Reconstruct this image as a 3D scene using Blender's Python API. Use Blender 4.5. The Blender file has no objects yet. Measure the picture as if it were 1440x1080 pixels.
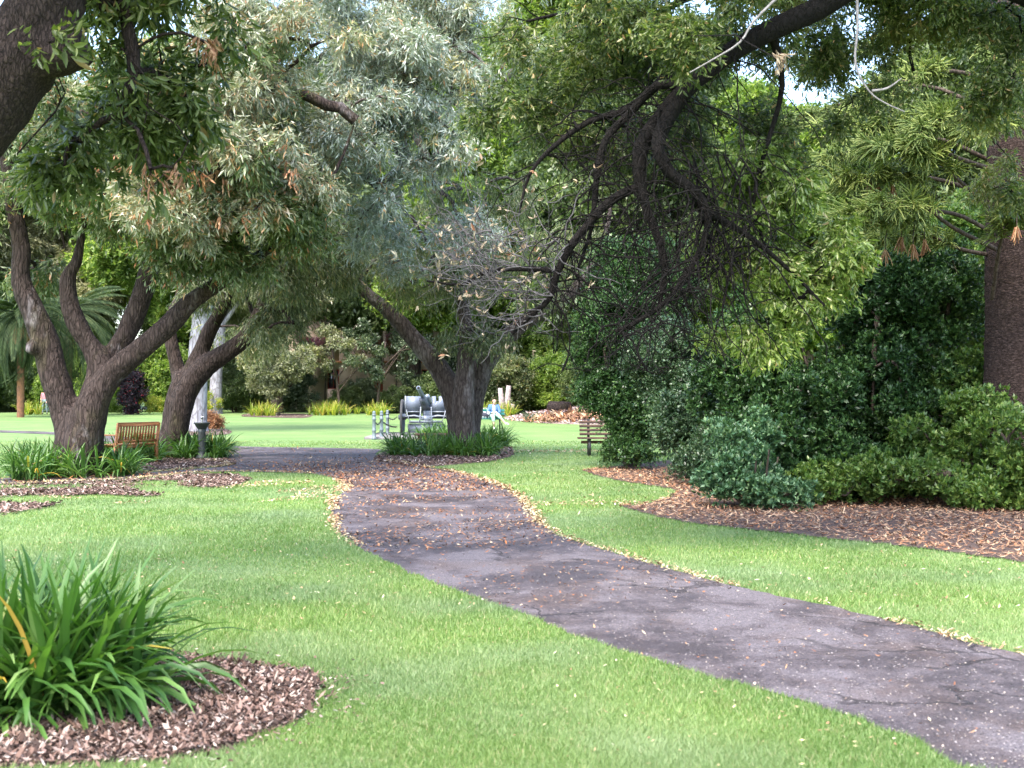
import bpy, math, random
import numpy as np
R = math.radians
rng = np.random.default_rng(7)
random.seed(7)
sc = bpy.context.scene
col = sc.collection
# ---------------------------------------------------------------- camera, sky, sun, exposure
F = 1800.0; HZ = 548.0; CH = 1.6            # focal length in photo pixels, horizon row, camera height
cam = bpy.data.cameras.new("camera"); co = bpy.data.objects.new("camera", cam); col.objects.link(co)
co.location = (0, 0, CH); co.rotation_euler = (R(90), 0, 0)
cam.sensor_width = 36; cam.lens = 36 * F / 1440; cam.shift_y = (HZ - 540) / 1440
cam.clip_start = 0.1; cam.clip_end = 2000
cam.dof.use_dof = True; cam.dof.focus_distance = 24; cam.dof.aperture_fstop = 4.5
sc.camera = co
SUN_EL, SUN_AZ = 56, 205                    # azimuth clockwise from +Y
w = bpy.data.worlds.new("World"); sc.world = w; w.use_nodes = True
nt = w.node_tree; bg = nt.nodes['Background']
sky = nt.nodes.new('ShaderNodeTexSky'); sky.sky_type = 'NISHITA'; sky.sun_disc = False
sky.sun_elevation = R(SUN_EL); sky.sun_rotation = R(SUN_AZ); sky.dust_density = 2.5; sky.air_density = 1.0
nt.links.new(sky.outputs[0], bg.inputs[0]); bg.inputs[1].default_value = 0.15
sl = bpy.data.lights.new("sun", 'SUN'); so = bpy.data.objects.new("sun", sl); col.objects.link(so)
sl.energy = 1.3; sl.angle = R(26); sl.color = (1.0, 0.95, 0.87)
so.location = (0, 0, 40)
so.rotation_euler = (R(90 - SUN_EL), 0, R(180 - SUN_AZ))
vs = sc.view_settings; vs.view_transform = 'Standard'; vs.look = 'None'; vs.exposure = 2.45; vs.gamma = 1
sc.cycles.max_bounces = 6; sc.cycles.diffuse_bounces = 3; sc.cycles.glossy_bounces = 2
sc.cycles.transmission_bounces = 3; sc.cycles.use_denoising = True
sc.cycles.caustics_reflective = False; sc.cycles.caustics_refractive = False

# ---------------------------------------------------------------- helpers
def W(px, py, D): return np.array([(px - 720) / F * D, D, CH + (HZ - py) / F * D])
def G(px, py):
    D = CH * F / (py - HZ); return np.array([(px - 720) / F * D, D, 0.0])
def tag(o, label=None, cat=None, group=None, kind=None):
    if label: o['label'] = label
    if cat: o['category'] = cat
    if group: o['group'] = group
    if kind: o['kind'] = kind
    return o
def empty(name, loc, label, cat, group=None, rz=0):
    o = bpy.data.objects.new(name, None); col.objects.link(o)
    o.location = tuple(float(v) for v in loc); o.rotation_euler = (0, 0, rz); o.empty_display_size = .3
    return tag(o, label, cat, group)
def nmesh(name, V, faces, mats, midx=None, smooth=False):
    """V (n,3); faces: list of (m,k) int arrays"""
    me = bpy.data.meshes.new(name)
    V = np.ascontiguousarray(V, dtype=np.float32)
    me.vertices.add(len(V)); me.vertices.foreach_set('co', V.ravel())
    li = np.concatenate([f.ravel() for f in faces]).astype(np.int32)
    tot = np.concatenate([np.full(len(f), f.shape[1]) for f in faces]).astype(np.int32)
    st = np.concatenate([[0], np.cumsum(tot)[:-1]]).astype(np.int32)
    me.loops.add(len(li)); me.loops.foreach_set('vertex_index', li)
    me.polygons.add(len(tot)); me.polygons.foreach_set('loop_start', st)
    try: me.polygons.foreach_set('loop_total', tot)
    except Exception: pass
    if midx is not None: me.polygons.foreach_set('material_index', np.asarray(midx, np.int32))
    if smooth: me.polygons.foreach_set('use_smooth', np.ones(len(tot), bool))
    for m in (mats if isinstance(mats, (list, tuple)) else [mats]): me.materials.append(m)
    me.update(calc_edges=True)
    return me
def link(name, me, parent=None, loc=None):
    o = bpy.data.objects.new(name, me); col.objects.link(o)
    if parent: o.parent = parent
    if loc is not None: o.location = tuple(float(v) for v in loc)
    return o

class MB:
    """collects simple solids into one mesh"""
    def __init__(s): s.v = []; s.f = {}; s.n = 0
    def add(s, V, faces):
        V = np.asarray(V, float)
        for f in faces:
            s.f.setdefault(len(f), []).append([i + s.n for i in f])
        s.v.append(V); s.n += len(V); return s
    def box(s, c, size, rz=0, rx=0, ry=0, bev=0.0):
        x, y, z = [a / 2 for a in size]
        if bev > 0:
            b = min(bev, x * .9, y * .9, z * .9)
            # chamfered box: 24 verts
            V = []; idx = {}
            for sx in (-1, 1):
                for sy in (-1, 1):
                    for sz in (-1, 1):
                        for k in range(3):
                            p = [sx * (x - b), sy * (y - b), sz * (z - b)]
                            p[k] = (sx * x, sy * y, sz * z)[k]
                            idx[(sx, sy, sz, k)] = len(V); V.append(p)
            Fs = []
            for k in range(3):
                a, b2 = [i for i in range(3) if i != k]
                for sk in (-1, 1):
                    q = []
                    for (u, v_) in ((-1, -1), (1, -1), (1, 1), (-1, 1)):
                        t = [0, 0, 0]; t[k] = sk; t[a] = u; t[b2] = v_
                        q.append(idx[(t[0], t[1], t[2], k)])
                    Fs.append(q)
            for k in range(3):        # edges parallel to k
                a, b2 = [i for i in range(3) if i != k]
                for u in (-1, 1):
                    for v_ in (-1, 1):
                        t0 = [0, 0, 0]; t1 = [0, 0, 0]
                        t0[k] = -1; t1[k] = 1; t0[a] = t1[a] = u; t0[b2] = t1[b2] = v_
                        Fs.append([idx[(*t0, a)], idx[(*t1, a)], idx[(*t1, b2)], idx[(*t0, b2)]])
            for sx in (-1, 1):
                for sy in (-1, 1):
                    for sz in (-1, 1): Fs.append([idx[(sx, sy, sz, k)] for k in range(3)])
            V = np.array(V)
        else:
            V = np.array([[sx * x, sy * y, sz * z] for sz in (-1, 1) for sx, sy in ((-1, -1), (1, -1), (1, 1), (-1, 1))])
            Fs = [[3, 2, 1, 0], [4, 5, 6, 7], [0, 1, 5, 4], [1, 2, 6, 5], [2, 3, 7, 6], [3, 0, 4, 7]]
        M = rotm(rx, ry, rz)
        return s.add(V @ M.T + np.array(c), Fs)
    def tube(s, pts, rad, n=8, cap=True, jitter=0, flat=None):
        V, Fq, caps = tube_arrays(pts, rad, n, jitter)
        s.add(V, Fq.tolist())
        if cap:
            off = s.n - len(V); m = len(pts)
            s.f.setdefault(n, []).append([off + i for i in range(n)][::-1])
            s.f.setdefault(n, []).append([off + (m - 1) * n + i for i in range(n)])
        return s
    def lathe(s, prof, c=(0, 0, 0), n=16, axis='z'):
        pts = []; 
        a = np.arange(n) * 2 * np.pi / n
        V = []
        for r, z in prof:
            for t in a:
                p = (r * math.cos(t), r * math.sin(t), z)
                if axis == 'y': p = (p[0], p[2], p[1])
                if axis == 'x': p = (p[2], p[0], p[1])
                V.append((p[0] + c[0], p[1] + c[1], p[2] + c[2]))
        Fs = []
        for i in range(len(prof) - 1):
            for j in range(n):
                k = (j + 1) % n
                Fs.append([i * n + j, i * n + k, (i + 1) * n + k, (i + 1) * n + j])
        Fs.append(list(range(n))[::-1]); Fs.append([(len(prof) - 1) * n + j for j in range(n)])
        return s.add(V, Fs)
    def prism(s, poly, y0, y1):
        """poly in x,z ; extruded along y"""
        n = len(poly)
        V = [(x, y0, z) for x, z in poly] + [(x, y1, z) for x, z in poly]
        Fs = [list(range(n)), list(range(n, 2 * n))[::-1]] + [[i, i + n, (i + 1) % n + n, (i + 1) % n] for i in range(n)]
        return s.add(V, Fs)
    def build(s, name, mat, parent=None, loc=None, smooth=False, base=None):
        V = np.concatenate(s.v)
        if base is not None: V = V - np.array(base)
        me = nmesh(name, V, [np.array(f) for f in s.f.values()], mat, smooth=smooth)
        o = link(name, me, parent, loc)
        return o
def rotm(rx, ry, rz):
    cx, sx, cy, sy, cz, sz = math.cos(rx), math.sin(rx), math.cos(ry), math.sin(ry), math.cos(rz), math.sin(rz)
    X = np.array([[1, 0, 0], [0, cx, -sx], [0, sx, cx]]); Y = np.array([[cy, 0, sy], [0, 1, 0], [-sy, 0, cy]])
    Z = np.array([[cz, -sz, 0], [sz, cz, 0], [0, 0, 1]]); return Z @ Y @ X
def smooth_path(P, k=3):
    """Catmull-Rom through rows of P (positions + radius columns)"""
    P = np.asarray(P, float)
    if len(P) < 3 or k <= 1: return P
    Q = np.vstack([2 * P[0] - P[1], P, 2 * P[-1] - P[-2]]); out = []
    for i in range(1, len(Q) - 2):
        for j in range(k):
            t = j / k
            out.append(.5 * ((2 * Q[i]) + (-Q[i - 1] + Q[i + 1]) * t + (2 * Q[i - 1] - 5 * Q[i] + 4 * Q[i + 1] - Q[i + 2]) * t * t + (-Q[i - 1] + 3 * Q[i] - 3 * Q[i + 1] + Q[i + 2]) * t ** 3))
    out.append(P[-1]); return np.array(out)
def tube_arrays(pts, rad, n, jitter=0):
    P = np.asarray(pts, float); m = len(P); rad = np.broadcast_to(np.asarray(rad, float), (m,))
    T = np.gradient(P, axis=0) if m > 1 else np.array([[0, 0, 1.]])
    T /= np.linalg.norm(T, axis=1)[:, None] + 1e-9
    u = np.cross(T[0], [0, 1., 0]) if abs(T[0][1]) < .9 else np.cross(T[0], [1., 0, 0])
    U = np.empty_like(P)
    for i in range(m):
        u = u - T[i] * np.dot(u, T[i]); u = u / (np.linalg.norm(u) + 1e-9); U[i] = u
    Vv = np.cross(T, U)
    a = np.arange(n) * 2 * np.pi / n
    rr = rad[:, None] * (1 + (rng.normal(0, jitter, (m, n)) if jitter else 0))
    V = P[:, None, :] + rr[..., None] * (np.cos(a)[None, :, None] * U[:, None, :] + np.sin(a)[None, :, None] * Vv[:, None, :])
    i = np.arange(m - 1)[:, None] * n; j = np.arange(n)[None, :]; k = (j + 1) % n
    Fq = np.stack([i + j, i + k, i + n + k, i + n + j], -1).reshape(-1, 4)
    return V.reshape(-1, 3), Fq, None
def tubes_mesh(name, paths, mats, base, smooth=True):
    """paths: list of (pts, rad, n) -> one mesh"""
    Vs, Fs, off = [], [], 0
    for pts, rad, n in paths:
        V, Fq, _ = tube_arrays(pts, rad, n); Vs.append(V); Fs.append(Fq + off); off += len(V)
    return nmesh(name, np.concatenate(Vs) - np.array(base), [np.concatenate(Fs)], mats, smooth=smooth)

# ---------------------------------------------------------------- materials
def newmat(name):
    m = bpy.data.materials.new(name); m.use_nodes = True; n = m.node_tree
    return m, n, n.nodes['Principled BSDF'], n.nodes['Material Output']
def ramp(n, fac, stops, interp='LINEAR'):
    r = n.nodes.new('ShaderNodeValToRGB'); r.color_ramp.interpolation = interp
    e = r.color_ramp.elements
    while len(e) > 1: e.remove(e[-1])
    e[0].position = stops[0][0]; e[0].color = (*stops[0][1], 1)
    for p, c in stops[1:]:
        k = e.new(p); k.color = (*c, 1)
    n.links.new(fac, r.inputs[0]); return r.outputs[0]
def noise(n, scale, detail=3, rough=.5, vec=None, dist=0):
    t = n.nodes.new('ShaderNodeTexNoise'); t.inputs['Scale'].default_value = scale; t.inputs['Detail'].default_value = detail
    t.inputs['Roughness'].default_value = rough; t.inputs['Distortion'].default_value = dist
    if vec is not None: n.links.new(vec, t.inputs['Vector'])
    return t.outputs['Fac']
def coords(n, scale=(1, 1, 1), kind='Object'):
    c = n.nodes.new('ShaderNodeTexCoord'); mp = n.nodes.new('ShaderNodeMapping'); mp.inputs['Scale'].default_value = scale
    n.links.new(c.outputs[kind], mp.inputs[0]); return mp.outputs[0]
def mixc(n, fac, a, b, blend='MIX'):
    m = n.nodes.new('ShaderNodeMix'); m.data_type = 'RGBA'; m.blend_type = blend
    for k, v in ((0, fac), (6, a), (7, b)):
        if isinstance(v, (tuple, list)): m.inputs[k].default_value = (*v, 1)
        elif isinstance(v, (int, float)): m.inputs[k].default_value = v
        else: n.links.new(v, m.inputs[k])
    return m.outputs[2]
def mathn(n, op, a, b=None, c=None):
    m = n.nodes.new('ShaderNodeMath'); m.operation = op
    for k, v in enumerate((a, b, c)):
        if v is None: continue
        if isinstance(v, (int, float)): m.inputs[k].default_value = v
        else: n.links.new(v, m.inputs[k])
    return m.outputs[0]
def bump(n, h, strength, dist, bsdf):
    b = n.nodes.new('ShaderNodeBump'); b.inputs['Strength'].default_value = strength; b.inputs['Distance'].default_value = dist
    n.links.new(h, b.inputs['Height']); n.links.new(b.outputs[0], bsdf.inputs['Normal'])
def mat_leaf(name, stops, rough=.42, trans=.3, tcol=None, spec=.5, clump=None, clump_scale=.9, clump2=None, clump2_scale=2, warm=(1.10, .99, .92)):
    """stops: ramp over the random number of each leaf; clump: colour of scattered twigs (dry or pale growth)"""
    m, n, b, out = newmat(name)
    g = n.nodes.new('ShaderNodeNewGeometry'); stops = [(p, (q[0] * warm[0], q[1] * warm[1], q[2] * warm[2])) for p, q in stops]
    c = ramp(n, g.outputs['Random Per Island'], stops)
    if clump:
        cc, lo, hi = clump
        nz = noise(n, clump_scale, 2, .6, coords(n))
        f = mathn(n, 'MULTIPLY', ramp(n, nz, [(lo, (0, 0, 0)), (hi, (1, 1, 1))]), .85)
        c = mixc(n, f, c, cc)
    if clump2:
        cc, lo, hi = clump2; c = mixc(n, mathn(n, 'MULTIPLY', ramp(n, noise(n, clump2_scale, 5, .75, coords(n)), [(lo, (0, 0, 0)), (hi, (1, 1, 1))]), .7), c, cc)
    nz2 = noise(n, .45, 1, .5, coords(n))
    c = mixc(n, 1.0, c, ramp(n, nz2, [(.3, (.72, .78, .8)), (.7, (1.25, 1.2, 1.1))]), 'MULTIPLY')
    n.links.new(c, b.inputs['Base Color']); b.inputs['Roughness'].default_value = rough
    b.inputs['Specular IOR Level'].default_value = spec
    t = n.nodes.new('ShaderNodeBsdfTranslucent'); mx = n.nodes.new('ShaderNodeMixShader'); mx.inputs[0].default_value = trans
    tc = mixc(n, 1.0, c, tcol or (1.3, 1.5, .6), 'MULTIPLY'); n.links.new(tc, t.inputs[0])
    n.links.new(b.outputs[0], mx.inputs[1]); n.links.new(t.outputs[0], mx.inputs[2]); n.links.new(mx.outputs[0], out.inputs[0])
    return m
def mat_bark(name, dark, light, vscale=(9, 9, 2.2), pale=None, pale_rng=(.55, .7), strength=.9, moss=None, dist=.03):
    m, n, b, out = newmat(name)
    v = coords(n, vscale)
    h = noise(n, 2.2, 6, .65, v, .6)
    vo = n.nodes.new('ShaderNodeTexVoronoi'); vo.feature = 'DISTANCE_TO_EDGE'; vo.inputs['Scale'].default_value = 1.6
    wv = n.nodes.new('ShaderNodeVectorMath'); wv.operation = 'ADD'
    nn = n.nodes.new('ShaderNodeTexNoise'); nn.inputs['Scale'].default_value = 1.2; nn.inputs['Detail'].default_value = 4
    n.links.new(v, nn.inputs['Vector']); n.links.new(v, wv.inputs[0]); n.links.new(nn.outputs['Color'], wv.inputs[1]); n.links.new(wv.outputs[0], vo.inputs['Vector'])
    e = ramp(n, vo.outputs['Distance'], [(0, (0, 0, 0)), (.16, (1, 1, 1))])
    c = ramp(n, h, [(.3, dark), (.68, light)])
    if pale:
        pz = noise(n, .9, 4, .7, coords(n, (1, 1, .6)))
        c = mixc(n, ramp(n, pz, [(pale_rng[0], (0, 0, 0)), (pale_rng[1], (1, 1, 1))]), c, pale)
    if moss:
        mz = noise(n, 1.3, 3, .7, coords(n, (1, 1, .4)))
        c = mixc(n, mathn(n, 'MULTIPLY', ramp(n, mz, [(.55, (0, 0, 0)), (.75, (1, 1, 1))]), .55), c, moss)
    c = mixc(n, 1.0, c, mixc(n, e, (.55, .52, .5), (1, 1, 1)), 'MULTIPLY')
    n.links.new(c, b.inputs['Base Color']); b.inputs['Roughness'].default_value = .9; b.inputs['Specular IOR Level'].default_value = .2
    hh = mathn(n, 'ADD', mathn(n, 'MULTIPLY', e, .6), h)
    bump(n, hh, strength, dist, b)
    return m
def mat_plain(name, c1, c2=None, rough=.6, metal=0, scale=8, bumps=0, spec=.5, vscale=(1, 1, 1), detail=4, rust=None):
    m, n, b, out = newmat(name)
    v = coords(n, vscale); nz = noise(n, scale, detail, .6, v)
    c = ramp(n, nz, [(.35, c1), (.65, c2 or tuple(x * .8 for x in c1))])
    if rust:
        rz = noise(n, scale * 2.3, 5, .7, v); c = mixc(n, ramp(n, rz, [(.6, (0, 0, 0)), (.68, (1, 1, 1))]), c, rust)
    n.links.new(c, b.inputs['Base Color']); b.inputs['Roughness'].default_value = rough; b.inputs['Metallic'].default_value = metal
    b.inputs['Specular IOR Level'].default_value = spec
    if bumps: bump(n, nz, bumps, .01, b)
    return m
def mat_chips(name, stops, rough=.8, trans=0):
    m, n, b, out = newmat(name); g = n.nodes.new('ShaderNodeNewGeometry')
    c = ramp(n, g.outputs['Random Per Island'], stops, 'CONSTANT')
    n.links.new(c, b.inputs['Base Color']); b.inputs['Roughness'].default_value = rough; b.inputs['Specular IOR Level'].default_value = .25
    return m

# ---------------------------------------------------------------- outlines on the ground (photo pixels -> ground points)
def outline(pts, k=6, jit=.03):
    P = np.array([G(*p)[:2] if p[1] > HZ + 1 else p for p in pts])
    Q = np.vstack([P[-1], P, P[0], P[1]]); out = []
    for i in range(1, len(Q) - 2):
        L = np.linalg.norm(Q[i + 1] - Q[i]); kk = max(2, min(60, int(L / .12)))
        for j in range(kk):
            t = j / kk; a = Q[i] * (1 - t) + Q[i + 1] * t
            s = .5 * ((2 * Q[i]) + (-Q[i - 1] + Q[i + 1]) * t + (2 * Q[i - 1] - 5 * Q[i] + 4 * Q[i + 1] - Q[i + 2]) * t * t + (-Q[i - 1] + 3 * Q[i] - 3 * Q[i + 1] + Q[i + 2]) * t ** 3)
            out.append(s * .6 + a * .4 + rng.normal(0, jit * .5, 2))
    return np.array(out)
def inside(P, poly):
    x, y = P[:, 0], P[:, 1]; r = np.zeros(len(P), bool)
    bx = (x > poly[:, 0].min()) & (x < poly[:, 0].max()) & (y > poly[:, 1].min()) & (y < poly[:, 1].max())
    xs, ys = x[bx], y[bx]; c = np.zeros(len(xs), bool)
    x1, y1 = poly[:, 0], poly[:, 1]; x2, y2 = np.roll(x1, -1), np.roll(y1, -1)
    for a, b_, c_, d in zip(x1, y1, x2, y2):
        if b_ == d: continue
        m = ((b_ > ys) != (d > ys)) & (xs < (c_ - a) * (ys - b_) / (d - b_) + a); c ^= m
    r[bx] = c; return r
def gp(x, y):   # a ground point given in metres, encoded so outline() keeps it
    return (x, y)
right_edge = [(1440, 921), (1368, 903), (1265, 877), (1162, 852), (1060, 831), (957, 805), (854, 775), (777, 749), (748, 722), (735, 703), (717, 690), (684, 676), (640, 664), (590, 655), (545, 648), (528, 640), (533, 632)]
top_edge = [(457, 630), (340, 628), (240, 620), (150, 612), (60, 607), (-60, 604), (-400, 600)]
low_edge = [(-400, 604), (-60, 607), (70, 611), (136, 620), (200, 631), (260, 642), (325, 654), (255, 661), (200, 665), (120, 668), (0, 673), (-200, 682), (-200, 694), (0, 682), (120, 677), (207, 672), (255, 667), (300, 664), (369, 664), (439, 667), (474, 675), (486, 687), (474, 699), (467, 712), (474, 744), (508, 772), (578, 807), (647, 834), (717, 857), (800, 890), (828, 901), (957, 941), (1080, 975), (1214, 1013), (1368, 1078)]
PATH = outline([gp(8.3, -2.0)] + right_edge + top_edge + low_edge + [gp(3.6, 1.9), gp(6.0, -2.6)], jit=.035)
BED_NEAR = outline([(120, 915), (195, 924), (289, 931), (361, 942), (433, 953), (447, 968), (438, 990), (415, 1014), (361, 1036), (307, 1058), (180, 1076), (0, 1083), (-250, 1085), (-420, 1040), (-400, 960), (-200, 915), (0, 905)], jit=.03)
BED_LEFT = outline([(-60, 684), (0, 684), (90, 680), (200, 676), (262, 669), (330, 669), (350, 676), (320, 686), (250, 688), (215, 700), (150, 697), (90, 700), (75, 713), (30, 722), (-60, 733)], jit=.08)
BED_LEFT2 = outline([(205, 662), (200, 650), (215, 640), (260, 634), (320, 645), (330, 653), (290, 657)], jit=.06)
BED_MID = outline([(527, 648), (540, 636), (590, 626), (660, 622), (715, 628), (722, 640), (690, 649), (640, 654), (590, 657)], jit=.05)
BED_RIGHT = outline([(821, 662), (858, 674), (892, 680), (930, 686), (950, 691), (940, 700), (900, 712), (865, 711), (900, 720), (960, 735), (1130, 754), (1300, 773), (1440, 792), (1700, 826), (2000, 830), (2300, 720), (2000, 640), (1400, 632), (1000, 638), (940, 648), (876, 655)], jit=.06)
BED_FAR = outline([(342, 586), (350, 582), (420, 582), (440, 584), (425, 588)], jit=.05)
BED_PALE = outline([(252, 611), (256, 603), (300, 602), (325, 606), (320, 611), (280, 613)], jit=.05)
beds = [BED_NEAR, BED_LEFT, BED_LEFT2, BED_MID, BED_RIGHT, BED_FAR, BED_PALE]

def sheet(name, poly, z, mat, kind='structure'):
    import bmesh
    from mathutils.geometry import tessellate_polygon
    from mathutils import Vector
    vs_ = [Vector((p[0], p[1], 0)) for p in poly]
    tr = tessellate_polygon([vs_])
    V = np.array([[p[0], p[1], z] for p in poly])
    me = nmesh(name, V, [np.array(tr)], mat); o = link(name, me); tag(o, kind=kind)
    bm = bmesh.new(); bm.from_mesh(me); bmesh.ops.recalc_face_normals(bm, faces=bm.faces)
    if bm.faces and sum(f.normal.z for f in bm.faces) < 0: bmesh.ops.reverse_faces(bm, faces=bm.faces)
    bm.to_mesh(me); bm.free(); return o

# lawn
def mat_lawn():
    m, n, b, out = newmat('lawn_ground')
    v = coords(n)
    c = ramp(n, noise(n, 40, 5, .7, v), [(.32, (.065, .12, .035)), (.6, (.16, .25, .085)), (.8, (.25, .30, .15))])
    big = noise(n, .35, 4, .6, v)
    c = mixc(n, 1.0, c, ramp(n, big, [(.35, (.85, .95, .85)), (.65, (1.35, 1.2, 1.25))]), 'MULTIPLY')
    dry = noise(n, 1.7, 5, .7, v)
    c = mixc(n, mathn(n, 'MULTIPLY', ramp(n, dry, [(.6, (0, 0, 0)), (.78, (1, 1, 1))]), .4), c, (.24, .19, .10))
    n.links.new(c, b.inputs['Base Color']); b.inputs['Roughness'].default_value = .8; b.inputs['Specular IOR Level'].default_value = .3
    bump(n, noise(n, 60, 4, .7, v), .5, .02, b)
    return m
S = 400.0
gx = np.concatenate([[-600, -200], np.linspace(-60, 60, 61), [200, 600]]); gy = np.concatenate([[-60, -20], np.linspace(0, 120, 61), [250, 700]])
X, Y = np.meshgrid(gx, gy); V = np.stack([X.ravel(), Y.ravel(), np.zeros(X.size)], 1)
nx = len(gx); i, j = np.meshgrid(np.arange(len(gx) - 1), np.arange(len(gy) - 1)); a = (j * nx + i).ravel()
lawn = link('ground', nmesh('ground', V, [np.stack([a, a + 1, a + nx + 1, a + nx], 1)], mat_lawn())); tag(lawn, kind='structure')
def mat_path():
    m, n, b, out = newmat('asphalt')
    v = coords(n)
    c = ramp(n, noise(n, 90, 4, .7, v), [(.34, (.048, .041, .046)), (.66, (.20, .172, .184))])
    st = noise(n, .9, 8, .74, coords(n, (1, .8, 1)), .2)
    damp = ramp(n, st, [(.44, (1, 1, 1)), (.50, (.66, .62, .62)), (.58, (.40, .36, .36))])
    c = mixc(n, 1.0, c, damp, 'MULTIPLY')
    c = mixc(n, mathn(n, 'MULTIPLY', ramp(n, noise(n, .8, 4, .7, coords(n, (1.3, 1, 1))), [(.5, (0, 0, 0)), (.7, (1, 1, 1))]), .45), c, (.10, .060, .04))
    vo = n.nodes.new('ShaderNodeTexVoronoi'); vo.feature = 'DISTANCE_TO_EDGE'; vo.inputs['Scale'].default_value = .55
    wv = n.nodes.new('ShaderNodeVectorMath'); wv.operation = 'ADD'; nn = n.nodes.new('ShaderNodeTexNoise'); nn.inputs['Scale'].default_value = 1.6; nn.inputs['Detail'].default_value = 5
    n.links.new(v, nn.inputs['Vector']); n.links.new(v, wv.inputs[0]); n.links.new(nn.outputs['Color'], wv.inputs[1]); n.links.new(wv.outputs[0], vo.inputs['Vector'])
    crack = ramp(n, vo.outputs['Distance'], [(0, (.0, .0, .0)), (.006, (.2, .2, .2)), (.014, (1, 1, 1))])
    cm = mathn(n, 'MAXIMUM', crack, ramp(n, noise(n, .5, 2, .5, v), [(.44, (1, 1, 1)), (.52, (0, 0, 0))]))
    c = mixc(n, 1.0, c, mixc(n, cm, (.26, .24, .24), (1, 1, 1)), 'MULTIPLY')
    n.links.new(c, b.inputs['Base Color'])
    gr = ramp(n, noise(n, 260, 2, .6, v), [(.62, (0, 0, 0)), (.7, (1, 1, 1))]); c = mixc(n, mathn(n, 'MULTIPLY', gr, .5), c, (.34, .30, .29)); n.links.new(c, b.inputs['Base Color'])
    r = ramp(n, st, [(.48, (.85, .85, .85)), (.57, (.5, .5, .5))]); n.links.new(r, b.inputs['Roughness'])
    b.inputs['Specular IOR Level'].default_value = .4
    bump(n, mathn(n, 'ADD', noise(n, 110, 4, .8, v), cm), .9, .010, b)
    return m
sheet('path', PATH, .006, mat_path())
def mat_soil(name, a, b_):
    m, n, b, out = newmat(name); v = coords(n)
    c = ramp(n, noise(n, 30, 5, .7, v), [(.3, a), (.7, b_)])
    n.links.new(c, b.inputs['Base Color']); b.inputs['Roughness'].default_value = .95; bump(n, noise(n, 45, 4, .8, v), 1, .02, b); return m
M_soil = mat_soil('mulch_soil', (.035, .022, .018), (.15, .095, .075))
for k, p in enumerate(beds):
  if p is not BED_LEFT: sheet('mulch_bed', p, .010 + .001 * k, M_soil)

# blades of grass on the lawn
def scatter(n, dmin, dmax, powr, margin=1.12, left=0, right=0):
    u = rng.random(n); D = (dmin ** (1 - powr) + u * (dmax ** (1 - powr) - dmin ** (1 - powr))) ** (1 / (1 - powr))
    x = (rng.random(n) * 2 - 1) * D * 720 / F * margin
    return np.stack([x, D], 1)
def vnoise(P, s, seed=0):
    r = np.random.default_rng(seed); ph = r.random((6, 3)) * 6.28; k = r.normal(0, 1, (6, 2)) * s
    return sum(np.sin(P @ k[i] + ph[i, 0]) for i in range(6)) / 3.5
def grass(n, dmin, dmax, powr, h, wd):
    P = scatter(n, dmin, dmax, powr); P[:, 0] += np.sign(P[:, 0]) * (np.abs(P[:, 0]) / (P[:, 1] * .4)) ** 3 * 1.3
    keep = ~inside(P, PATH)
    for bd in beds:
        ib = inside(P, bd)
        if bd is BED_LEFT: keep &= ~(ib & (vnoise(P * [1, 1.6], 2.5, 5) + rng.normal(0, .35, len(P)) + .5 * (P[:, 1] > 22.2) > .1))
        else: keep &= ~ib
    P = P[keep]; n = len(P); D = P[:, 1]
    hh = h * (.6 + .8 * rng.random(n)) * (1 + .25 * vnoise(P, 1.5, 3)) ; ww = wd * (D / dmin) ** .75
    a = rng.random(n) * 6.283; lean = rng.normal(0, .45, (n, 2)) * hh[:, None]
    b0 = np.stack([P[:, 0] - np.cos(a) * ww, P[:, 1] - np.sin(a) * ww, np.zeros(n)], 1)
    b1 = np.stack([P[:, 0] + np.cos(a) * ww, P[:, 1] + np.sin(a) * ww, np.zeros(n)], 1)
    t = np.stack([P[:, 0] + lean[:, 0], P[:, 1] + lean[:, 1], hh], 1)
    return np.stack([b0, b1, t], 1).reshape(-1, 3), n
V1, n1 = grass(680000, 4.6, 15, 1.5, .030, .0021)
V2, n2 = grass(290000, 15, 40, 1.6, .032, .0048)
V = np.concatenate([V1, V2])
M_grass = mat_leaf('grass_blades', [(0, (.085, .165, .035)), (.5, (.15, .26, .07)), (.85, (.22, .33, .12)), (.95, (.34, .38, .20)), (1, (.42, .36, .22))], warm=(1.10, 1.02, .98), rough=.5, trans=.35, tcol=(1.15, 1.25, .65), clump=((.27, .34, .19), .45, .7), clump_scale=.5, clump2=((.36, .30, .18), .60, .80), clump2_scale=2.2)
o = link('grass', nmesh('grass', V, [np.arange(len(V)).reshape(-1, 3)], M_grass)); tag(o, 'short mown green lawn grass', 'grass', kind='stuff')

# fallen leaves, bark chips
def flakes(P, L, Wd, z0=.012, tilt=.35, zr=.01):
    n = len(P); a = rng.random(n) * 6.283; L = L * (.5 + rng.random(n)); Wd = Wd * (.5 + rng.random(n))
    d = np.stack([np.cos(a), np.sin(a), rng.normal(0, tilt, n)], 1); s = np.stack([-np.sin(a), np.cos(a), rng.normal(0, tilt, n)], 1)
    c = np.stack([P[:, 0], P[:, 1], z0 + np.abs(rng.normal(0, zr, n)) + .25 * (np.abs(d[:, 2]) * L + np.abs(s[:, 2]) * Wd)], 1)
    up = np.zeros((n, 3)); up[:, 2] = L * .12 * rng.random(n)
    return np.stack([c - d * L[:, None] / 2 + up, c + s * Wd[:, None] / 2 - d * (L * .05)[:, None], c + d * L[:, None] / 2 + up, c - s * Wd[:, None] / 2], 1).reshape(-1, 3)
def flake_obj(name, Vs, mat, label, cat):
    V = np.concatenate(Vs); o = link(name, nmesh(name, V, [np.arange(len(V)).reshape(-1, 4)], mat)); tag(o, label, cat, kind='stuff'); return o
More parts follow.
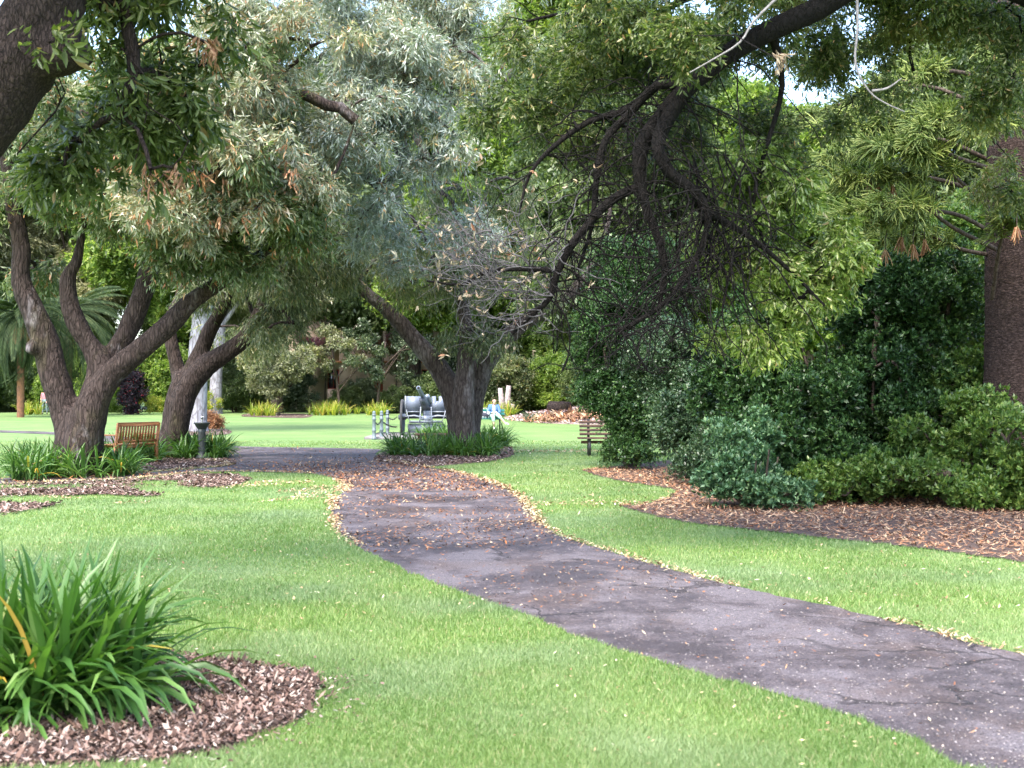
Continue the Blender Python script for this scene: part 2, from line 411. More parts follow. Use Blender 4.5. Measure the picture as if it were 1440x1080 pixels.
def rnd_in(poly, n):
    lo, hi = poly.min(0), poly.max(0); P = lo + rng.random((n, 2)) * (hi - lo); return P[inside(P, poly)]
# path litter: dense band where the trees overhang, sparse elsewhere
P = scatter(170000, 5, 40, .8); P = P[inside(P, PATH)]
D = P[:, 1]; dens = np.exp(-((D - 24.5) / 3.6) ** 2) * 1.6 * np.clip((P[:, 0] + 5.6) / 2.0, .15, 1) + .55 * np.exp(-((D - 18) / 4.5) ** 2) + .08
pn = vnoise(P, 1.3, 9); dens = dens * np.where(D < 20, np.clip(.4 + pn, .1, 2), 1)
P1 = P[rng.random(len(P)) < dens]
Pg = scatter(26000, 5, 14, 1.2); Pg = Pg[inside(Pg, PATH)]
flake_obj('grit', [flakes(Pg, .011, .009, .008, .2, .001)], mat_chips('grit_stone', [(0, (.30, .27, .26)), (.4, (.05, .045, .045)), (.7, (.40, .34, .28)), (.85, (.16, .12, .10))]), 'fine grit and crumbs on the near asphalt path', 'grit')
# drifts along the path edges
def edge_pts(poly, n, sd, dmin=6, dmax=30):
    q = np.roll(poly, -1, 0); L = np.linalg.norm(q - poly, axis=1); mid = (poly + q) / 2
    wt = L * ((mid[:, 1] > dmin) & (mid[:, 1] < dmax)); k = rng.choice(len(poly), n, p=wt / wt.sum()); t = rng.random((n, 1))
    return poly[k] * (1 - t) + q[k] * t + rng.normal(0, sd, (n, 2))
P2 = edge_pts(PATH, 8500, .05, 7.2, 29); P2 = P2[(vnoise(P2, 2.0, 4) > -.5) & ~((P2[:, 1] < 13) & (P2[:, 0] < .55 * (14 - P2[:, 1]) - 1.2))]
M_litter = mat_chips('dry_leaf', [(0, (.16, .07, .04)), (.25, (.27, .14, .08)), (.45, (.38, .22, .12)), (.6, (.38, .14, .05)), (.72, (.08, .045, .035)), (.9, (.50, .38, .25))])
flake_obj('leaf_litter', [flakes(P1[P1[:, 1] < 12], .03, .011), flakes(P1[(P1[:, 1] >= 12) & (P1[:, 1] < 20)], .045, .015), flakes(P1[P1[:, 1] >= 20], .055, .023)], M_litter, 'dry brown and orange leaves strewn over the path', 'fallen leaves')
P = scatter(9000, 5, 45, 1.5); ok = ~inside(P, PATH); P = P[ok]; keep = (vnoise(P, .9, 12) > -.2) ; P = P[keep][:2600]
P3 = np.stack([rng.uniform(-.9, 3.2, 600), 32.7 + rng.normal(0, .45, 600)], 1); P4 = np.stack([rng.uniform(.3, 2.2, 260), 17.8 + rng.normal(0, .22, 260)], 1)
P5 = rnd_in(outline([(60, 700), (250, 688), (480, 672), (490, 695), (430, 705), (200, 712)], jit=.1), 5000); P5 = P5[vnoise(P5, 2, 8) > .15]
M_lawnleaf = mat_chips('pale_leaf', [(0, (.34, .24, .13)), (.35, (.44, .36, .20)), (.6, (.26, .14, .08)), (.85, (.50, .46, .32))])
flake_obj('leaf_litter', [flakes(P2[P2[:, 1] < 15], .035, .015), flakes(P2[P2[:, 1] >= 15], .055, .025), flakes(P[P[:, 1] < 9][:260], .022, .009, .02), flakes(P[(P[:, 1] > 9) & (P[:, 1] < 16)][:700], .032, .013, .02), flakes(P[P[:, 1] > 16][:900], .05, .022, .02), flakes(P3, .06, .025, .02), flakes(P4, .04, .02, .02), flakes(P5, .05, .022, .02)], M_lawnleaf, 'pale dry leaves dotted over the lawn', 'fallen leaves')
M_chip = mat_chips('bark_chip', [(0, (.07, .040, .030)), (.22, (.14, .085, .065)), (.45, (.22, .145, .12)), (.60, (.04, .025, .02)), (.78, (.32, .24, .20)), (.94, (.46, .39, .34))])
M_needle = mat_chips('red_mulch', [(0, (.28, .15, .085)), (.25, (.42, .26, .16)), (.45, (.13, .06, .04)), (.60, (.50, .35, .22)), (.76, (.34, .15, .07)), (.9, (.16, .09, .06))])
Pn = rnd_in(BED_NEAR, 120000); Pn = np.concatenate([Pn, edge_pts(BED_NEAR, 1800, .05, 1, 20)])
flake_obj('wood_chips', [flakes(Pn[::2], .020, .010, .014, .5, .010), flakes(Pn[1::4], .038, .016, .018, .5, .012), flakes(edge_pts(BED_NEAR, 1500, .14, 1, 20), .026, .012, .02)], M_chip, 'reddish brown bark chips around the nearest strappy clump', 'mulch')
Pq = rnd_in(BED_LEFT, 60000); Pq = Pq[(vnoise(Pq * [1, 1.6], 2.5, 5) + rng.normal(0, .35, len(Pq)) + .5 * ((Pq[:, 1] > 22.2)) > .1)]
Pl = np.concatenate([Pq, rnd_in(BED_LEFT2, 6000), rnd_in(BED_MID, 12000), rnd_in(BED_FAR, 1500), rnd_in(BED_PALE, 1500)])
flake_obj('wood_chips', [flakes(Pl, .07, .03, .016, .3)], M_chip, 'brown bark chips and dry leaves under the three path trees', 'mulch')
Pr = rnd_in(BED_RIGHT, 150000); Pr = Pr[(Pr[:, 1] < 26) & (Pr[:, 0] < 9)]
flake_obj('wood_chips', [flakes(Pr, .085, .015, .018, .25, .014), flakes(Pr[::5], .05, .03, .02, .3)], M_needle, 'orange brown mulch and pine litter below the dark shrubs', 'mulch')

# ---------------------------------------------------------------- foliage machinery
def unit(v): return v / (np.linalg.norm(v, axis=-1, keepdims=True) + 1e-9)
def leaf_quads(p, d, s, L, Wd, curl=.15, six=False):
    """p,d,s (n,3): base, direction, side"""
    nrm = np.cross(d, s); L = L[:, None]; Wd = Wd[:, None]
    if six:
        return np.stack([p, p + d * L * .3 + s * Wd * .8 + nrm * Wd * .25, p + d * L * .65 + s * Wd * .8 + nrm * Wd * .25 - nrm * L * curl * .4, p + d * L - nrm * L * curl,
                         p + d * L * .65 - s * Wd * .8 + nrm * Wd * .25 - nrm * L * curl * .4, p + d * L * .3 - s * Wd * .8 + nrm * Wd * .25], 1)
    return np.stack([p, p + d * L * .45 + s * Wd + nrm * Wd * .3, p + d * L - nrm * L * curl, p + d * L * .45 - s * Wd + nrm * Wd * .3], 1)
def template(nshoot, nleaf, size, L, ratio, droop=.2, up=.0, fan=.9, tip=False, six=False, curl=.15, leafdroop=None):
    """a spray of shoots carrying leaves, centred on the origin"""
    sd = unit(rng.normal(0, 1, (nshoot, 3)) + np.array([0, 0, up - droop]))
    sl_ = size * (.5 + .6 * rng.random(nshoot))
    k = np.repeat(np.arange(nshoot), nleaf); n = len(k)
    t = (.75 + .25 * rng.random(n)) if tip else (.15 + .85 * rng.random(n))
    d0 = sd[k]; p = d0 * (sl_[k] * t)[:, None]; p[:, 2] -= droop * size * t ** 2 * .6
    r = unit(np.cross(d0, rng.normal(0, 1, (n, 3))))
    ld = leafdroop if leafdroop is not None else droop
    d = unit(d0 * (1 - fan * .45) + r * fan * .9 + np.array([0, 0, -ld * 1.2]))
    s = unit(np.cross(d, rng.normal(0, 1, (n, 3)) * .45 + np.array([0, 0, 1.])))
    LL = L * (.6 + .7 * rng.random(n))
    return leaf_quads(p, d, s, LL, LL * ratio * .5, curl, six)
def place(templates, C, scale=(.8, 1.25), tilt=.35):
    """C (n,3) -> vertex array"""
    n = len(C); pick = rng.integers(0, len(templates), n); out = []
    for ti, T in enumerate(templates):
        idx = np.where(pick == ti)[0]
        if not len(idx): continue
        m = len(idx); a = rng.random(m) * 6.283; tx = rng.normal(0, tilt, m); ty = rng.normal(0, tilt, m)
        Rm = np.stack([rotm(tx[q], ty[q], a[q]) for q in range(m)])
        sc_ = rng.uniform(scale[0], scale[1], m)
        v = np.einsum('mij,nj->mni', Rm, T.reshape(-1, 3)) * sc_[:, None, None] + C[idx][:, None, :]
        out.append(v.reshape(-1, 3))
    return np.concatenate(out)
def leaf_mesh(name, V, k, mat, base=(0, 0, 0)):
    V = V - np.array(base)
    if k == 6:
        a = np.arange(len(V)).reshape(-1, 6); f = np.concatenate([a[:, [0, 1, 2, 3]], a[:, [0, 3, 4, 5]]])
        return nmesh(name, V, [f], mat)
    return nmesh(name, V, [np.arange(len(V)).reshape(-1, k)], mat)
def blob_points(blobs, zmin=None):
    """blobs: (centre xyz, radii xyz, n_sub, n_per_sub, sub_radius) -> (sub centres, cluster centres)"""
    subs, cl = [], []
    for c, r, ns, npb, sr in blobs:
        q = unit(rng.normal(0, 1, (ns, 3))) * (rng.random((ns, 1)) ** .38) * np.array(r) + np.array(c)
        subs.append(q)
        m = np.repeat(q, npb, 0) + unit(rng.normal(0, 1, (ns * npb, 3))) * (rng.random((ns * npb, 1)) ** .45) * sr * np.array([1, 1, .7])
        cl.append(m)
    s, c = np.concatenate(subs), np.concatenate(cl)
    if zmin is not None: s[:, 2] = np.maximum(s[:, 2], zmin); c[:, 2] = np.maximum(c[:, 2], zmin)
    return s, c
def grow(limbs, subs, clusters, twig=.006, kk=.012, maxc=700, wig=.12):
    """branches from the given limbs to every cluster centre. limbs: arrays (m,4)"""
    pos = np.concatenate([l[:, :3] for l in limbs]); n0 = len(pos)
    parent = [-1] * n0; cnt = [0] * n0; P = np.zeros((n0 + 6 * (len(subs) + maxc), 3)); P[:n0] = pos; N = n0; paths = []
    def add(t, seg):
        nonlocal N
        d = ((P[:N] - t) ** 2).sum(1); i = int(d.argmin()); L = math.sqrt(d[i])
        if L < .03: return
        a = P[i].copy(); idx = [i]; prev = i; m = seg
        for q in range(1, m + 1):
            u = q / m; p = a * (1 - u) + t * u
            if q < m: p = p + rng.normal(0, wig * L / m, 3) + np.array([0, 0, L * .12 * math.sin(u * math.pi)])
            P[N] = p; parent.append(prev); cnt.append(0); prev = N; idx.append(N); N += 1
        paths.append(idx); k = prev
        while k >= 0: cnt[k] += 1; k = parent[k]
    lp = pos
    def order(Q): return Q[np.argsort([((lp - q) ** 2).sum(1).min() for q in Q])]
    for t in order(subs): add(t, 4)
    C = clusters if len(clusters) <= maxc else clusters[rng.choice(len(clusters), maxc, replace=False)]
    for t in order(C): add(t, 2)
    out = []
    for idx in paths:
        r = np.array([twig + kk * math.sqrt(max(cnt[i] - 1, 0)) for i in idx]); r[0] = r[1]
        out.append((P[idx], r, 6 if r[0] > .03 else (4 if r[0] > .012 else 3)))
    return out
def fuse(paths, voxel, base, mat, name, disp=.03, tex_scale=.12):
    """main limbs fused into one skin"""
    me = tubes_mesh(name, paths, mat, base)
    import bmesh
    bm = bmesh.new(); bm.from_mesh(me); bmesh.ops.holes_fill(bm, edges=bm.edges, sides=64); bm.to_mesh(me); bm.free()
    o = bpy.data.objects.new(name, me); col.objects.link(o)
    rm = o.modifiers.new('r', 'REMESH'); rm.mode = 'VOXEL'; rm.voxel_size = voxel; rm.use_smooth_shade = True
    sm = o.modifiers.new('s', 'SMOOTH'); sm.iterations = 14; sm.factor = .6
    if disp:
        tx = bpy.data.textures.new('bark', 'CLOUDS'); tx.noise_scale = tex_scale; tx.noise_depth = 3
        dm = o.modifiers.new('d', 'DISPLACE'); dm.texture = tx; dm.strength = disp; dm.mid_level = .5
        tx2 = bpy.data.textures.new('lump', 'CLOUDS'); tx2.noise_scale = .5
        dm2 = o.modifiers.new('d2', 'DISPLACE'); dm2.texture = tx2; dm2.strength = disp * 2.2; dm2.mid_level = .5
    dg = bpy.context.evaluated_depsgraph_get(); ev = o.evaluated_get(dg)
    m2 = bpy.data.meshes.new_from_object(ev); bpy.data.objects.remove(o)
    m2.materials.clear(); m2.materials.append(mat)
    m2.polygons.foreach_set('use_smooth', np.ones(len(m2.polygons), bool))
    return m2
def arrays_of(me):
    V = np.empty(len(me.vertices) * 3, np.float32); me.vertices.foreach_get('co', V)
    return V.reshape(-1, 3)
def join_into(me_main, paths, base, mat):
    """append thin branches to the fused mesh"""
    import bmesh
    t = tubes_mesh('tmp', paths, mat, base); bm = bmesh.new(); bm.from_mesh(me_main); bm.from_mesh(t)
    bm.to_mesh(me_main); bm.free(); bpy.data.meshes.remove(t); return me_main
def limb(*pts, D=None, k=3):
    P = []
    for p in pts:
        if len(p) == 3: P.append([*W(p[0], p[1], D), p[2]])
        else: P.append([*W(p[0], p[1], p[2]), p[3]])
    return smooth_path(P, k)
def make_tree(name, label, cat, base, limbs, crowns, bark, voxel=.05, disp=.03, group=None, maxc=500, kk=.011, extra=None, nside=14, twig=.006, wig=.12, trunk_name='trunk', connect=None):
    """crowns: list of (subs, clusters, templates, scale, mat, k, part name)"""
    base = np.array([base[0], base[1], 0.0]); root = empty(name, base, label, cat, group)
    main = [(l[:, :3], l[:, 3], nside if l[0, 3] > .12 else 8) for l in limbs]
    paths = grow(connect if connect else limbs, np.concatenate([c[0] for c in crowns]), np.concatenate([c[1] for c in crowns]), kk=kk, maxc=maxc, twig=twig, wig=wig)
    if extra: paths += extra
    if voxel: me = fuse(main, voxel, base, bark, trunk_name, disp)
    else: me = tubes_mesh(trunk_name, main, bark, base)
    if paths: me = join_into(me, paths, base, bark)
    link(trunk_name, me, root)
    for subs, cl, T, scl, mat, k, pn in crowns:
        V = place(T, cl, scl); V = V[:]; 
        link(pn, leaf_mesh(pn, V, k, mat, base), root)
    return root

# ---------------------------------------------------------------- bark and leaf materials
M_bark1 = mat_bark('dark_bark', (.018, .013, .012), (.085, .062, .055), pale=(.30, .27, .28), pale_rng=(.60, .72), moss=(.09, .085, .03))
M_bark4 = mat_bark('limb_bark', (.016, .011, .010), (.075, .052, .045), vscale=(22, 22, 7), pale=(.22, .19, .18), pale_rng=(.62, .74), strength=1.0, dist=.02)
M_bark3 = mat_bark('grey_bark', (.034, .026, .023), (.125, .102, .094), pale=(.28, .25, .25), pale_rng=(.54, .70))
M_barkpine = mat_bark('pine_bark', (.022, .014, .013), (.115, .078, .068), vscale=(9, 9, 24), strength=1.0, pale=(.30, .26, .26), pale_rng=(.60, .72), dist=.03)
M_barkfar = mat_bark('brown_bark', (.04, .03, .025), (.13, .10, .08), strength=.4)
M_barkpale = mat_bark('pale_bark', (.17, .165, .19), (.38, .37, .41), vscale=(3, 3, 1), strength=.2, dist=.01)
M_bark5 = mat_bark('black_bark', (.003, .0025, .0022), (.014, .011, .010), vscale=(14, 14, 6), strength=.8, dist=.02)
M_twig = mat_plain('dark_twig', (.012, .010, .009), (.034, .027, .024), rough=.9, scale=20)
M_twigpale = mat_plain('pale_twig', (.13, .12, .12), (.26, .24, .24), rough=.9, scale=20)
M_twiggrey = mat_plain('grey_twig', (.03, .026, .027), (.13, .12, .125), rough=.9, scale=20)
M_silver = mat_leaf('silver_leaf', [(0, (.13, .18, .10)), (.3, (.25, .31, .23)), (.6, (.42, .48, .43)), (.92, (.52, .56, .50)), (.95, (.52, .38, .18)), (1, (.45, .22, .10))], rough=.34, trans=.18, tcol=(1.1, 1.25, .7), spec=.7, clump=((.44, .38, .14), .62, .70), clump_scale=1.4, warm=(.95, .93, .97))
M_silver2 = mat_leaf('silver_brown_leaf', [(0, (.13, .18, .10)), (.35, (.24, .30, .20)), (.7, (.40, .44, .36)), (.86, (.50, .50, .40)), (.92, (.50, .34, .18)), (1, (.40, .20, .10))], rough=.34, trans=.2, tcol=(1.1, 1.25, .7), spec=.7, clump=((.42, .26, .15), .62, .70), clump_scale=1.6)
M_mid = mat_leaf('green_leaf', [(0, (.055, .10, .03)), (.4, (.10, .17, .06)), (.75, (.20, .27, .14)), (.93, (.30, .36, .24)), (.95, (.42, .25, .12)), (1, (.35, .15, .07))], rough=.38, trans=.28, spec=.6, clump=((.34, .20, .10), .68, .76), clump_scale=1.3)
M_dull = mat_leaf('olive_leaf', [(0, (.05, .085, .035)), (.5, (.12, .165, .075)), (.9, (.24, .29, .18)), (1, (.38, .30, .16))], rough=.4, trans=.3)
M_near = mat_leaf('dark_green_leaf', [(0, (.045, .08, .018)), (.5, (.095, .14, .035)), (.85, (.18, .23, .08)), (.97, (.25, .30, .15)), (1, (.35, .20, .10))], rough=.4, trans=.4, spec=.5)
M_lime = mat_leaf('lime_leaf', [(0, (.09, .16, .03)), (.4, (.15, .25, .05)), (.8, (.26, .36, .10)), (.97, (.40, .45, .25)), (1, (.35, .25, .12))], rough=.34, trans=.35, spec=.7)
M_shrub = mat_leaf('dark_shrub_leaf', [(0, (.014, .040, .014)), (.5, (.032, .080, .025)), (.85, (.065, .135, .04)), (1, (.11, .19, .055))], warm=(1, 1, .95), rough=.40, trans=.15, spec=.45)
M_blue = mat_leaf('blue_green_leaf', [(0, (.035, .09, .04)), (.5, (.075, .165, .08)), (.85, (.16, .27, .14)), (1, (.26, .38, .18))], warm=(1, 1, 1), rough=.45, trans=.2)
M_bright = mat_leaf('bright_shrub_leaf', [(0, (.05, .12, .03)), (.5, (.10, .20, .05)), (1, (.22, .32, .09))], rough=.4, trans=.3)
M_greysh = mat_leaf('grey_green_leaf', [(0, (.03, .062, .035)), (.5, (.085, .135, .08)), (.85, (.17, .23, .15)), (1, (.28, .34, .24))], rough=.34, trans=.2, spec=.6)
M_greyd = mat_leaf('dark_grey_leaf', [(0, (.018, .045, .022)), (.5, (.045, .09, .045)), (.85, (.10, .16, .09)), (1, (.19, .25, .16))], warm=(1, 1, .95), rough=.36, trans=.2)  # darker grey green, so the shrub blends with its neighbours
M_farA = mat_leaf('far_leaf_green', [(0, (.06, .13, .025)), (.5, (.16, .27, .06)), (1, (.30, .40, .12))], rough=.45, trans=.4)
M_farB = mat_leaf('far_leaf_olive', [(0, (.10, .13, .07)), (.5, (.22, .255, .16)), (1, (.38, .40, .29))], rough=.45, trans=.35)
M_farC = mat_leaf('far_leaf_dark', [(0, (.04, .075, .03)), (.5, (.09, .145, .06)), (1, (.18, .24, .11))], rough=.42, trans=.3)
M_upper = mat_leaf('upper_leaf', [(0, (.035, .065, .02)), (.5, (.09, .145, .045)), (.85, (.18, .24, .09)), (.96, (.34, .37, .22)), (1, (.42, .26, .14))], rough=.36, trans=.4, spec=.55, clump=((.34, .33, .12), .6, .75), clump_scale=.9)
M_needleleaf = mat_leaf('pine_needle', [(0, (.10, .17, .045)), (.5, (.19, .28, .075)), (1, (.36, .44, .16))], rough=.5, trans=.25)
M_dead = mat_leaf('dead_leaf', [(0, (.22, .10, .05)), (.5, (.36, .19, .10)), (1, (.52, .36, .22))], rough=.6, trans=.25, tcol=(1.2, 1, .8))
M_straw = mat_leaf('curled_leaf', [(0, (.20, .15, .10)), (.5, (.38, .33, .24)), (.85, (.52, .48, .38)), (1, (.40, .15, .07))], rough=.6, trans=.2, tcol=(1.2, 1.1, .9))
M_strap = mat_leaf('strap_leaf', [(0, (.030, .085, .018)), (.5, (.065, .15, .03)), (.9, (.12, .22, .06)), (.985, (.16, .25, .09)), (.99, (.55, .36, .05)), (1, (.50, .30, .10))], warm=(1, 1, .95), rough=.42, trans=.3, spec=.5)
M_strapfar = mat_leaf('yellow_strap_leaf', [(0, (.12, .23, .03)), (.5, (.26, .36, .05)), (.8, (.48, .48, .12)), (1, (.55, .42, .16))], rough=.4, trans=.35)
M_pink = mat_leaf('pink_blossom', [(0, (.45, .20, .32)), (.5, (.62, .34, .46)), (1, (.70, .50, .52))], rough=.6, trans=.3, tcol=(1.1, .9, 1))
M_purple = mat_leaf('purple_leaf', [(0, (.010, .009, .018)), (.6, (.025, .020, .035)), (.95, (.06, .05, .07)), (1, (.45, .03, .05))], rough=.4, trans=.1)

T_silver = [template(7, 9, .34, .125, .17, droop=.35, fan=.8, tip=False, leafdroop=.45) for _ in range(8)]
T_mid = [template(7, 8, .34, .115, .24, droop=.5, fan=.7, leafdroop=.8) for _ in range(8)]
T_dull = [template(8, 9, .36, .10, .18, droop=.9, fan=.6, leafdroop=1.1) for _ in range(8)]
T_near = [template(5, 7, .26, .10, .32, droop=.55, fan=.9, leafdroop=.7, six=True) for _ in range(8)]
T_near2 = [template(7, 8, .27, .070, .32, droop=.5, fan=.9, leafdroop=.65, six=True) for _ in range(8)]
T_small = [template(9, 11, .24, .05, .55, droop=.15, fan=1.0) for _ in range(8)]
T_shrub = [template(6, 12, .17, .062, .48, droop=-.2, up=.5, fan=1.1, tip=True) for _ in range(8)]
T_far = [template(9, 12, .75, .24, .42, droop=.3, fan=1.0) for _ in range(6)]
T_farn = [template(9, 12, .75, .28, .2, droop=.7, fan=.8) for _ in range(6)]
T_fars = [template(9, 12, .45, .13, .45, droop=.2, fan=1.0) for _ in range(6)]

def B(px, py, D, rx, ry, rz, ns, npb, sr): return (W(px, py, D), (rx, ry, rz), ns, npb, sr)

# ---------------------------------------------------------------- the forked tree on the left
D1 = 24.0
t1 = [limb((112, 690, .66), (110, 668, .58), (110, 640, .48), (114, 600, .44), (118, 575, .42), D=D1),
      limb((108, 700, .30), (105, 645, .34), (99, 605, .30), (86, 560, .275), (74, 520, .27), (66, 488, .26), (48, 440, .23), (30, 398, .19), (30, 350, .17), (20, 290, .16), (12, 230, .15), (-5, 150, .13), (-25, 60, .08), D=D1),
      limb((70, 497, D1, .17), (54, 491, D1 - .15, .17), (40, 486, D1 - .33, .135), k=1),
      limb((110, 700, .30), (112, 640, .36), (124, 590, .32), (138, 545, .28), (143, 515, .26), (128, 488, .19), (108, 455, .19), (96, 420, .17), (97, 388, .15), (108, 366, .11), (118, 320, .06), D=D1),
      limb((145, 520, .2), (172, 480, .2), (195, 430, .2), (210, 380, .19), (216, 330, .16), (208, 260, .11), (215, 180, .07), D=D1 + .2),
      limb((110, 700, .30), (113, 640, .34), (128, 575, .30), (156, 528, .235), (195, 493, .21), (235, 460, .20), (265, 428, .18), (305, 400, .15), (350, 372, .12), (400, 330, .1), (440, 285, .07), (475, 235, .05), (500, 170, .03), D=D1 - .3)]
s1, c1 = blob_points([B(60, 250, 24, 1.9, 2.2, 1.0, 22, 13, .42), B(210, 260, 23, 1.6, 2.0, 1.1, 24, 15, .42), B(340, 250, 22.5, 1.4, 1.8, .9, 20, 15, .42), B(120, 130, 24, 2.4, 2.2, 1.1, 24, 13, .45), B(300, 100, 23, 2.2, 2.2, 1.2, 24, 13, .45), B(60, 380, 25, .9, .8, .3, 6, 7, .35), B(250, 345, 23, 1.0, 1.0, .45, 12, 10, .35), B(400, 300, 23, .9, .7, .6, 14, 13, .35), B(330, 350, 23, .7, .6, .35, 8, 11, .3)])
s1b, c1b = blob_points([B(290, 160, 21.5, 1.5, 1.2, .9, 20, 14, .38), B(240, 290, 21.8, 1.0, .9, .6, 12, 13, .35), B(370, 240, 22, 1.2, 1.2, .7, 14, 13, .38), B(360, 60, 22, 1.6, 1.2, .9, 16, 13, .4)])
s1d, c1d = blob_points([B(280, 240, 21.2, 1.6, 1.0, 1.0, 20, 2, .3)])
T_deadc = [template(3, 8, .16, .11, .22, droop=1.3, fan=.35, leafdroop=1.3) for _ in range(4)]
make_tree('forked_tree', 'broad dark tree splitting low into several stems, with a sawn stub', 'tree', W(112, 668, D1), t1,
          [(s1, c1, T_mid, (.8, 1.25), M_mid, 4, 'crown'), (s1b, c1b, T_silver, (.8, 1.3), M_silver2, 4, 'outer_crown'), (s1d, c1d, T_deadc, (.8, 1.3), M_dead, 4, 'dead_leaves')], M_bark1, voxel=.035, disp=.025, maxc=320)
# pale sawn face of the stub
ft = [o for o in bpy.data.objects if o.name.startswith('forked_tree')][0]
M_cut = mat_plain('sawn_wood', (.26, .22, .25), (.12, .10, .11), rough=.8, scale=14)
m = MB(); d = unit(W(40, 486, D1 - .33) - W(54, 491, D1 - .15)); cp = W(40, 486, D1 - .33) - np.array(ft.location) - d * .03; m.tube([cp - d * .05, cp + d * .005], [.105, .10], 16); m.build('sawn_face', M_cut, ft)

# ---------------------------------------------------------------- leaning tree behind it
D2 = 30.0
t2 = [limb((240, 655, .44), (242, 635, .36), (246, 600, .33), (252, 560, .31), (264, 528, .30), D=D2),
      limb((248, 620, .24), (256, 560, .22), (247, 508, .17), (240, 475, .15), (240, 445, .13), (252, 415, .1), (262, 380, .07), (255, 320, .05), D=D2 + .2),
      limb((248, 620, .24), (260, 550, .25), (280, 500, .2), (295, 465, .18), (310, 438, .16), (320, 410, .13), (312, 370, .1), (330, 310, .07), (320, 250, .05), D=D2),
      limb((248, 620, .24), (260, 555, .28), (290, 515, .25), (318, 496, .22), (345, 475, .19), (362, 445, .16), (376, 410, .13), (400, 360, .1), (430, 310, .08), (450, 250, .05), D=D2 - .2)]
s2, c2 = blob_points([B(385, 370, 29, 1.5, 2, .9, 22, 15, .42), B(300, 380, 30, 1.4, 2, .7, 12, 11, .4), B(400, 450, 29, .8, 1.2, .6, 9, 11, .35), B(420, 310, 29, 1.7, 2, .9, 16, 12, .45), B(330, 460, 33, 1.6, .8, .45, 6, 9, .35)])
make_tree('leaning_tree', 'slender grey tree leaning right and forking above the lilies, second trunk from left', 'tree', W(242, 644, D2), t2,
          [(s2, c2, T_dull, (.85, 1.35), M_dull, 4, 'crown')], M_bark1, voxel=.035, disp=.02, maxc=260)

# ---------------------------------------------------------------- silver crowned tree in the middle
D3 = 32.0
t3 = [limb((653, 655, .50), (653, 636, .44), (653, 610, .41), (653, 570, .39), (651, 535, .38), D=D3),
      limb((652, 650, .30), (648, 600, .33), (638, 558, .30), (618, 518, .26), (592, 488, .23), (566, 458, .21), (543, 435, .18), (518, 414, .16), (492, 390, .14), (460, 377, .1), (435, 372, .07), (400, 350, .05), D=D3 - .3),
      limb((653, 640, .3), (652, 560, .27), (655, 500, .2), (655, 460, .17), (648, 420, .15), (636, 370, .13), (620, 300, .12), (600, 220, .11), (560, 150, .09), (520, 80, .06), (480, 0, .04), D=D3 - 1),
      limb((610, 222, .1), (640, 195, .09), (690, 150, .07), (730, 80, .05), D=D3 - 2),
      limb((655, 650, .30), (658, 600, .33), (666, 555, .30), (682, 510, .27), (708, 480, .23), (738, 453, .21), (775, 432, .18), (800, 414, .16), (826, 385, .13), (850, 340, .1), (860, 280, .06), D=D3)]
s3, c3 = blob_points([B(470, 60, 26, 2.4, 2.6, 1.6, 44, 15, .36), B(560, 150, 25.5, 2.1, 2.2, 1.4, 36, 15, .36), B(420, 170, 25, 1.7, 2.0, 1.2, 28, 15, .36), B(500, 250, 26, 1.7, 2.0, .8, 22, 14, .42), B(640, 90, 27, 1.8, 2.0, 1.5, 22, 13, .45), B(640, -60, 27, 3.2, 2.4, 1.2, 16, 12, .5), B(620, 20, 28, 1.5, 1.5, .7, 14, 13, .45), B(400, -20, 26, 2.4, 2.2, 1.1, 22, 13, .5), B(585, 330, 28, 1.9, 2.0, .8, 16, 13, .4)])
s3b, c3b = blob_points([B(560, 370, 31, 1.8, 2.0, .7, 18, 13, .4), B(690, 385, 31, 1.7, 2.0, .7, 15, 13, .4), B(660, 300, 31, 2.2, 2, 1.0, 18, 12, .4), B(665, 460, 31, .9, .8, .5, 8, 11, .3), B(480, 330, 31, 1.6, 2.0, .8, 14, 13, .4), B(760, 340, 32, 1.6, 2, 1.2, 12, 10, .4)])
make_tree('silver_tree', 'wide tree beside the field gun with silvery green foliage arching over the path', 'tree', W(653, 638, D3), t3,
          [(s3, c3, T_silver, (.8, 1.35), M_silver, 4, 'crown'), (s3b, c3b, T_dull, (.8, 1.3), M_dull, 4, 'inner_crown')], M_bark3, voxel=.04, disp=.03, maxc=420)

# ---------------------------------------------------------------- near tree, upper left: its trunk is out of frame
D4 = 9.6
t4 = [limb((-330, 1000, D4, .42), (-300, 800, D4, .34), (-250, 560, D4, .32), (-180, 380, D4, .31), (-90, 250, D4, .29), (0, 120, D4, .31), (52, 35, D4, .30), (80, -60, D4, .24), (80, -220, D4, .15)),
      limb((45, 75, D4, .17), (80, 75, D4 - .1, .18), (122, 64, D4 - .15, .15), k=2),
      limb((20, 110, D4, .2), (-30, 40, D4, .18), (-80, -60, D4, .12))]
s4, c4 = blob_points([B(215, 60, 10.4, .65, .5, .5, 12, 6, .24), B(160, 190, 10.4, .55, .4, .32, 10, 5, .22), B(240, 160, 10.5, .35, .4, .35, 8, 7, .18), B(60, 250, 10.6, .5, .5, .18, 5, 6, .18), B(180, -60, 10.2, 1.0, .5, .4, 12, 8, .25), B(70, 60, 9.1, .35, .1, .25, 2, 2, .12)])
s4c, c4c = blob_points([B(0, -330, 9.2, 2.0, 1.8, .6, 50, 9, .35), B(200, -260, 10, 1.2, 1.2, .5, 18, 9, .3)])  # unseen leaves above the frame, added to keep sun off the thick limb
s4d, c4d = blob_points([B(292, 60, 9.8, .1, .15, .12, 3, 4, .1), B(225, 240, 9.8, .25, .2, .2, 5, 2, .1)])
ex = []
